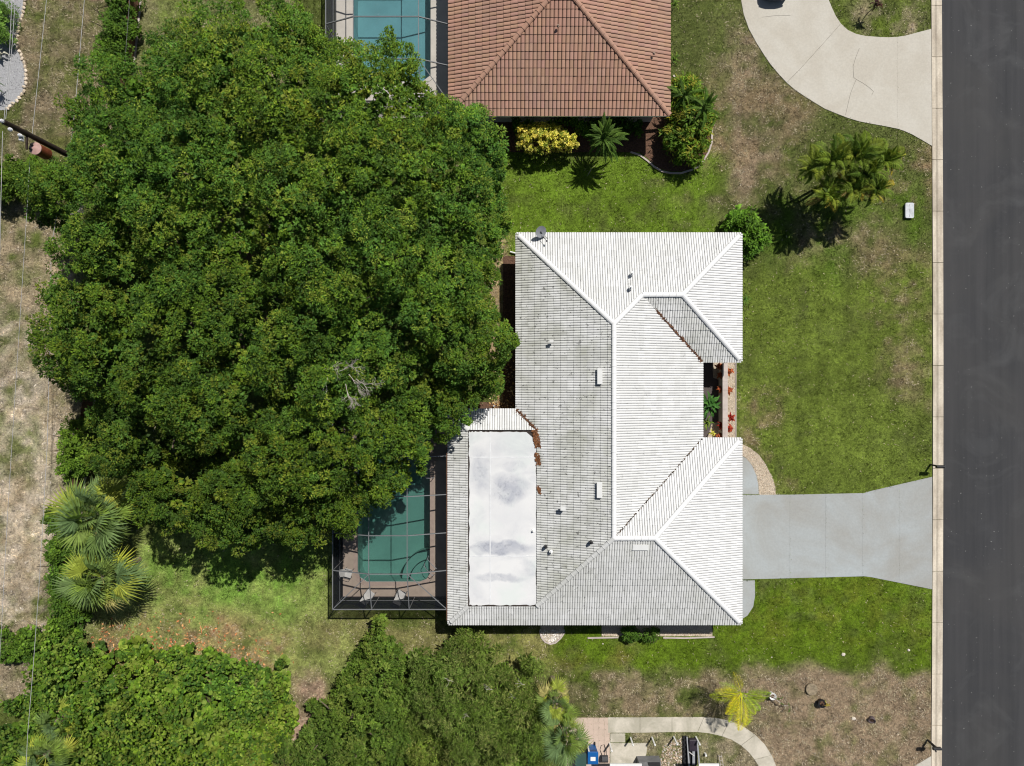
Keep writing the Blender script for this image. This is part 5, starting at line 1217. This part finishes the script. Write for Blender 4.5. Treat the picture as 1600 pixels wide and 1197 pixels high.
def rosette(e, base, var, n, e0, e1, sc=(.85, 1.15), name='frond', rr=None, old=None, rz0=0):
    """leaves round a growing point, inner ones steep, outer ones low"""
    rr = rr or random.Random(1)
    for i in range(n):
        t = i / max(1, n - 1); a = i * 2.39996 + rr.uniform(-.2, .2) + rz0; el = e1 + (e0 - e1) * t + rr.uniform(-.12, .12) * (3.2 if name == 'frond' else 1)
        m_ = rr.choice(old) if (old and t > .62 and rr.random() < .75) else rr.choice(var)
        o = link(name, m_, e); s_ = rr.uniform(*sc); o.matrix_local = Matrix.Translation(base) @ Matrix.Rotation(a, 4, 'Z') @ Matrix.Rotation(el, 4, 'X') @ Matrix.Rotation(rr.uniform(-.3, .3), 4, 'Y') @ Matrix.Scale(s_, 4)
FG = variants(fan_frond, [(.15, .23, .06), (.20, .28, .06), (.12, .19, .07), (.30, .36, .05), (.16, .24, .08), (.21, .31, .05)], 12, 'frond', R=.95, n=24)
FO = variants(fan_frond, [(.38, .42, .05), (.42, .44, .07), (.33, .27, .17), (.36, .40, .06), (.45, .40, .14)], 7, 'frond', R=.9, n=22, droop=.8)
def fanpalm(px, py, z, n, label, sc, group, hh=None, old=FO, rr=3):
    c = W(px, py, z); e = empty('fan_palm', (c.x, c.y, 0), label, 'palm', group); pts = [(0, 0, 0), (.05, .03, z * .5), (0, 0, z)]
    B().tube(pts, [.22, .17, .19], 10).obj('trunk', M['palmbark'], e); rosette(e, Vector((0, 0, z - .05)), FG, n, -.55, 1.15, (sc * .68, sc * 1.2), 'frond', random.Random(rr), old); return e
fanpalm(152, 805, 4.3, 48, 'upper of the two large fan palms beside the big tree', 1.30, 'fan palms by the fence', rr=5)
fanpalm(158, 902, 4.1, 46, 'lower of the two large fan palms beside the big tree', 1.26, 'fan palms by the fence', rr=6)
fanpalm(72, 1180, 4.2, 26, 'fan palm poking out of the thicket at the lower left corner', .95, None, rr=7)
fanpalm(90, 1128, 3.0, 12, 'small yellowish fan palm inside the lower left thicket', .75, None, rr=8, old=FO)
fanpalm(868, 1098, 3.4, 22, 'upper fan palm at the right rim of the olive tree', .80, 'fan palms by the olive tree', rr=9)
fanpalm(882, 1148, 3.4, 30, 'lower fan palm overhanging the paver patio', .95, 'fan palms by the olive tree', rr=10)
def BBv():
    return variants(strap, [(.085, .14, .02), (.12, .19, .025), (.07, .11, .02), (.22, .26, .03)], 6, 'leaf', L=1.25, wd=.24, arch=.6)
# multi stemmed palm clump on the north east lawn
PG = variants(pin_frond, [(.14, .21, .025), (.19, .27, .03), (.24, .29, .035), (.09, .155, .022), (.16, .23, .03), (.20, .25, .035)], 12, 'frond', L=1.75, n=30, leaf=.50, width=.034)
PY = variants(pin_frond, [(.45, .36, .05), (.36, .27, .08), (.28, .22, .06)], 4, 'frond', L=1.5, n=20, leaf=.35)
BB = BBv(); SYB = variants(strap, [(.50, .42, .05), (.32, .22, .08), (.40, .40, .05)], 3, 'leaf', L=1.1, wd=.16, arch=.5)
e = empty('palm_clump', W(1312, 290), 'large clump of arching palms on the lawn near the curved driveway', 'palm'); L0 = Vector(e.location); rr = random.Random(2)
for px, py, z, n, s_ in ((1270, 262, 3.2, 11, .9), (1300, 250, 3.8, 12, .95), (1335, 245, 4.0, 13, 1.0), (1375, 252, 3.4, 12, .85), (1290, 305, 3.0, 10, .9), (1330, 295, 3.3, 12, 1.0), (1365, 298, 2.8, 9, .9), (1350, 270, 3.9, 10, .9)):
    c = W(px, py, z); b_ = L0 + (Vector((c.x, c.y, 0)) - L0) * .35; b_.z = 0
    B().tube([b_ - L0, (b_ - L0).lerp(c - L0, .55) + Vector((0, 0, .2)), c - L0], [.09, .07, .055], 7).obj('stem', M['palmbark'], e); rosette(e, c - L0, PG, n + 5, -.35, 1.2, (s_ * .8, s_ * 1.15), 'frond', rr, PY if rr.random() < .4 else None); rosette(e, c - L0 - Vector((0, 0, .3)), BB, 10, -.3, 1.2, (.6, 1.15), 'leaf', rr, SYB if rr.random() < .4 else None)
SB = variants(strap, [(.14, .24, .03), (.10, .18, .03), (.2, .28, .04)], 6, 'leaf', L=.75, wd=.10)
SY = variants(strap, [(.55, .42, .04), (.45, .25, .03), (.5, .5, .06)], 4, 'leaf', L=.7, wd=.08)
SYL = variants(strap, [(.75, .68, .12), (.6, .6, .08)], 2, 'leaf', L=.55, wd=.09)
SR = variants(strap, [(.42, .045, .02), (.50, .08, .03), (.35, .03, .02)], 4, 'leaf', L=.36, wd=.09, arch=.7)
SO = variants(strap, [(.45, .12, .04), (.40, .10, .05)], 3, 'leaf', L=.34, wd=.09, arch=.7)
SD = variants(strap, [(.05, .02, .02), (.09, .035, .02), (.06, .05, .02)], 4, 'leaf', L=.5, wd=.09)
def plant(name, px, py, z, var, n, sc, label, cat='plant', group=None, e0=-.1, e1=1.2, seed=1, stem=True, old=None):
    c = W(px, py, z); e = empty(name, (c.x, c.y, 0), label, cat, group)
    if stem and z > .2: B().tube([(0, 0, 0), (0, 0, z)], [.03, .02], 6).obj('stem', M['palmbark'], e)
    rosette(e, Vector((0, 0, z)), var, n, e0, e1, (sc * .8, sc * 1.2), 'leaf' if var[0].name.startswith('leaf') else 'frond', random.Random(seed), old) if var is not globals().get('ARC') else rosette(e, Vector((0, 0, z)), var, n, e0, e1, (sc * .45, sc * 1.25), 'frond', random.Random(seed), old); return e
plant('tropical_plant', 1392, 262, 2.0, SB, 22, 1.0, 'green plant with orange tips at the right end of the palm clump', old=SY, seed=3)
plant('tropical_plant', 1402, 245, 1.9, SY, 12, .9, 'orange yellow leaved plant nearest the curb in the palm clump', seed=4)
# corner bed of the terracotta house
ARC = variants(pin_frond, [(.10, .19, .03), (.13, .22, .035), (.09, .16, .03)], 6, 'frond', L=1.5, n=26, leaf=.16, arch=.7, width=.04)
shrub('shrub', 'dense mixed green shrubbery filling the corner bed of the terracotta roofed house', 'shrub', [(1050, 122), (1078, 120), (1106, 145), (1120, 178), (1114, 215), (1096, 246), (1060, 252), (1036, 232), (1038, 195), (1050, 160)], 1.0, 2.0, [(.12, .22, .02), (.16, .27, .025), (.09, .17, .02), (.30, .30, .04)], clump=.34, per=22, leaf=(.34, .085), lobe=1.5, lobeamp=.7, seed=81, rad=.30, rise=.5, small=.8, smallamp=.6, gap=.12, upb=.25, under=.8)
PL = [(1068, 150, 2.2, ARC, 26, .9, 'arching green palm at the top of the corner bed'), (1100, 168, 2.4, ARC, 26, .85, 'feathery palm overhanging the right rim of the corner bed'),
      (1075, 190, 1.9, SB, 24, 1.1, 'broad leaved green plant in the middle of the corner bed'), (1092, 200, 1.7, SB, 22, 1.0, 'green strap leaved plant on the right of the corner bed'),
      (1060, 215, 1.5, SB, 22, 1.0, 'green strap leaved plant at the lower middle of the corner bed'), (1085, 225, 1.3, SY, 14, .7, 'yellow variegated plant at the lower right of the corner bed'),
      (1045, 185, 1.3, SY, 14, .7, 'golden leaved croton on the left of the corner bed'), (1038, 215, .8, SD, 16, .8, 'dark purple leaved plant on the left of the corner bed'),
      (1068, 240, .7, SB, 16, .7, 'low green plant at the bottom of the corner bed'), (1052, 95, 1.0, SB, 14, .8, 'green spiky plant beside the east eave of the terracotta roof'), (1053, 10, .9, SB, 14, .7, 'small green plant at the top beside the terracotta roof')]
for k, (px, py, z, var, n, sc, lab) in enumerate(PL): plant('tropical_plant', px, py, z, var, n, sc, lab, seed=20 + k)
# arching shrub
plant('weeping_shrub', 943, 218, 2.3, ARC, 90, 1.02, 'fountain shaped green shrub right of the yellow shrub', 'shrub', seed=6, e0=-.5, e1=1.1)
twigobj(925, 262, .3, (-.4, -.9, .5), .5, .02, 1, 5, 'fallen_twig', None, (0, 0, 0)); tag(bpy.data.objects['fallen_twig'], 'thin twig in the grass below the fountain shrub', 'twig')
# courtyard plants
BP = variants(strap, [(.06, .17, .03), (.08, .21, .035), (.05, .13, .03)], 5, 'leaf', L=1.15, wd=.20, arch=.4)
plant('broadleaf_plant', 1104, 632, 1.9, BP, 34, .95, 'large dark green leafy plant in the entry courtyard', seed=9)
plant('broadleaf_plant', 1103, 660, 1.3, SB, 20, .85, 'small striped plant below the large leafy plant', seed=10)
plant('flowering_plant', 1113, 677, .7, SYL, 22, .6, 'yellow plant in the lower corner of the courtyard', seed=11)
for k, (px, py, var, lab) in enumerate(((1122, 572, SO, 'orange red bromeliad under the north roof corner of the courtyard'), (1124, 586, SO, 'orange bromeliad second from the north inside the courtyard wall'), (1124, 608, SO, 'orange bromeliad inside the wall level with the big leafy plant'), (1138, 609, SO, 'orange bromeliad outside the wall in the upper pebbles'), (1140, 652, SR, 'bright red bromeliad outside the wall in the pebbles'), (1125, 665, SR, 'red bromeliad inside the lower end of the wall'), (1138, 668, SR, 'dark red bromeliad at the lowest pebbles outside the wall'), (1123, 681, SO, 'small orange bromeliad at the lower courtyard corner'), (1138, 580, SO, 'small orange bromeliad outside the top of the wall'))):
    plant('bromeliad', px, py, .35, var, 26, 1.25, lab, 'plant', 'bromeliads around the courtyard wall', seed=40 + k, stem=False, e0=.1)
plant('grass_tuft', 1163, 468, .1, variants(strap, [(.12, .26, .04)], 3, 'leaf', L=.8, wd=.04), 26, .8, 'spiky grass tuft east of the white roof', 'plant', seed=12, stem=False)
plant('dark_plant', 1366, 10, 1.0, SD, 24, 1.1, 'dark red leaved plant on the small lawn island at the top', seed=13)
plant('seedling', 1291, 1099, .6, SY, 10, .5, 'yellow green seedling growing from the black pot', seed=14)
# leaning potted palm with long fronds
YP = variants(pin_frond, [(.38, .46, .03), (.60, .54, .02), (.28, .42, .03)], 5, 'frond', L=1.5, n=34, leaf=.42, arch=.5, width=.010)
c = W(1158, 1082, 1.9); e = empty('potted_palm', W(1204, 1084), 'yellow green feathery palm leaning out of the white pot over the walk', 'palm'); L0 = Vector(e.location)
B().tube([(0, 0, .35), (c - L0) * .5 + Vector((0, 0, .5)), c - L0], [.05, .04, .03], 7).obj('stem', M['palmbark'], e)
for k, (a, el, s_) in enumerate(((1.62, .05, 1.5), (1.35, .25, 1.4), (1.1, .1, 1.2), (2.75, .0, 1.45), (3.0, .2, 1.6), (3.3, -.05, 1.5), (2.45, .1, 1.2), (-1.5, .2, 1.3), (-1.8, .05, 1.1), (.4, .2, 1.2), (3.7, .1, 1.1), (2.1, .4, .9), (-2.3, .1, 1.1), (.9, .5, .9))):
    o = link('frond', YP[k % 5], e); o.matrix_local = Matrix.Translation(c - L0) @ Matrix.Rotation(a, 4, 'Z') @ Matrix.Rotation(el, 4, 'X') @ Matrix.Scale(s_, 4)
B().tube([(0, 0, .4), (.3, -.25, .55), (.75, -.55, .5), (1.1, -.65, .3)], [.03, .025, .02, .01], 6).obj('stem', M['deadwood'], e)
for a, dx, dy in ((.2, 1.0, -.65), (2.5, 1.1, -.65), (-1, .3, -.1), (-2, .35, -.3), (.8, .4, -.2)):
    o = link('frond', SB[1], e); o.matrix_local = Matrix.Translation((dx, dy, .45)) @ Matrix.Rotation(a, 4, 'Z') @ Matrix.Scale(.6, 4)
# rosette garden plants in the grey gravel yard
plant('agave', 3, 85, .2, variants(strap, [(.62, .60, .48), (.3, .34, .2)], 3, 'leaf', L=.7, wd=.12), 18, .9, 'pale spiky agave in the grey gravel garden', seed=15, stem=False)
plant('agave', -2, 135, .6, variants(strap, [(.12, .16, .1)], 3, 'leaf', L=.9, wd=.10), 22, 1.1, 'dark spiky plant at the left edge of the gravel garden', seed=16, stem=False)
plant('tropical_plant', 8, 1097, .5, SB, 12, .8, 'leafy plant at the left edge above the lower left thicket', seed=17)

# ================================================================== GRASS BLADES AND FALLEN LEAVES
HOUSEW = [A_, B_, C_, D_, E_, F_, G_, H_, I_, J_]
def blades(n, seed):
    r = np.random.default_rng(seed); x = r.uniform(-35.5, 28, n); y = r.uniform(-26.3, 26.3, n); k = np.ones(n, bool)
    for po in HARD:
        P = np.array(po); bb = (x > P[:, 0].min()) & (x < P[:, 0].max()) & (y > P[:, 1].min()) & (y < P[:, 1].max())
        ii = np.where(bb & k)[0]
        if len(ii): k[ii[inpoly(x[ii] + r.normal(0, .035, len(ii)), y[ii] + r.normal(0, .035, len(ii)), po)]] = False
    for po in (offset(outl, .3), [(-3.6, 16.9), (9.5, 16.9), (9.5, 34), (-3.6, 34)]):
        ii = np.where(k)[0]; k[ii[inpoly(x[ii], y[ii], po)]] = False
    ii = np.where(k)[0]; bigw = WA(big, 5); deep = inpoly(x[ii], y[ii], bigw) & (edgedist(x[ii], y[ii], bigw) > 3.5); k[ii[deep]] = False
    return x[k], y[k]
x, y = blades(900000, 5); n = len(x); col = lawn(x, y)
hv = vnoise(x, y, .8, 400, 2); L_ = (.05 + .06 * hv) * rng.uniform(.7, 1.4, n); a = rng.uniform(0, 6.28, n); lean = rng.uniform(.3, 1.1, n)
wd = rng.uniform(.010, .020, n); dryn = np.clip((col[:, 0] / col[:, 1] - .75) * 2.2, 0, 1); straw = rng.random(n) < .008 + .34 * dryn * sst(.5, .7, vnoise(x, y, .35, 410, 2))
col = col * rng.uniform(.6, 1.4, (n, 1)) * (.35 + 1.3 * sst(.25, .75, vnoise(x, y, .24, 411, 2)))[:, None]; col[straw] = np.array((.58, .50, .34)) * rng.uniform(.6, 1.15, (straw.sum(), 1)); L_ = np.where(straw, L_ * 1.5, L_); wd = np.where(straw, wd * 1.5, wd); lean = np.where(straw, lean + .4, lean)
bx = np.stack([x, y, np.zeros(n)], -1); sd_ = np.stack([-np.sin(a), np.cos(a), np.zeros(n)], -1) * wd[:, None]
tip = bx + np.stack([np.cos(a) * L_ * np.sin(lean), np.sin(a) * L_ * np.sin(lean), L_ * np.cos(lean) + .012], -1)
V = np.stack([bx - sd_, bx + sd_, tip], 1).reshape(-1, 3)
o = link('grass', npmesh('grass', V, np.arange(3 * n).reshape(n, 3), col), None, M['blade']); tag(o, 'short mown grass, green in places and straw coloured in others', kind='stuff')
# orange fallen leaves
pts = []
while len(pts) < 700:
    px, py = random.gauss(250, 85), 1040 - abs(random.gauss(0, 32))
    if 135 < px < 460 and py > 955 and py < 1045: pts.append(tuple(W(px, py))[:2])
scatter_flat('fallen_leaves', 'orange fallen leaves on the grass above the thicket', np.array(pts), .05, .085, [(.62, .24, .09), (.70, .38, .16), (.5, .18, .08)])
pts = np.array([tuple(W(random.uniform(765, 803), random.uniform(560, 640)))[:2] for _ in range(260)])
scatter_flat('fallen_leaves', 'tan fallen leaves on the bare strip west of the white house', pts, .03, .08, [(.5, .33, .14), (.6, .45, .25), (.35, .18, .08)])

# bleached clumps of dry grass on the bare ground
x, y = blades(150000, 9); c = lawn(x, y); dr = np.clip((c[:, 0] / c[:, 1] - .95) * 3, 0, 1); k = rng.random(len(x)) < dr * sst(.45, .62, vnoise(x, y, .5, 430, 2)) * .55
x, y, c = x[k], y[k], c[k]; pale = np.clip((c[:, 2] / c[:, 0] - .45) * 6, 0, 1)
n = len(x); a = rng.uniform(0, 6.28, n); r_ = rng.uniform(.03, .095, n) * (.8 + .5 * pale); cc = np.stack([x, y, np.full(n, .035) + rng.uniform(0, .03, n)], -1)
dx = np.stack([np.cos(a), np.sin(a), rng.normal(0, .35, n)], -1) * r_[:, None]; dy = np.stack([-np.sin(a), np.cos(a), rng.normal(0, .35, n)], -1) * (r_ * .38)[:, None]
V = np.stack([cc - dx, cc - dy, cc + dx, cc + dy], 1).reshape(-1, 3); C = (np.array((.46, .38, .26))[None] * (1 - pale[:, None]) + np.array((.74, .65, .53))[None] * pale[:, None]) * rng.uniform(.40, 1.05, (n, 1))
tag(link('dry_grass', npmesh('dry_grass', V, np.arange(4 * n).reshape(n, 4), C), None, M['litter']), 'bleached clumps of dry grass on the bare ground', kind='stuff')
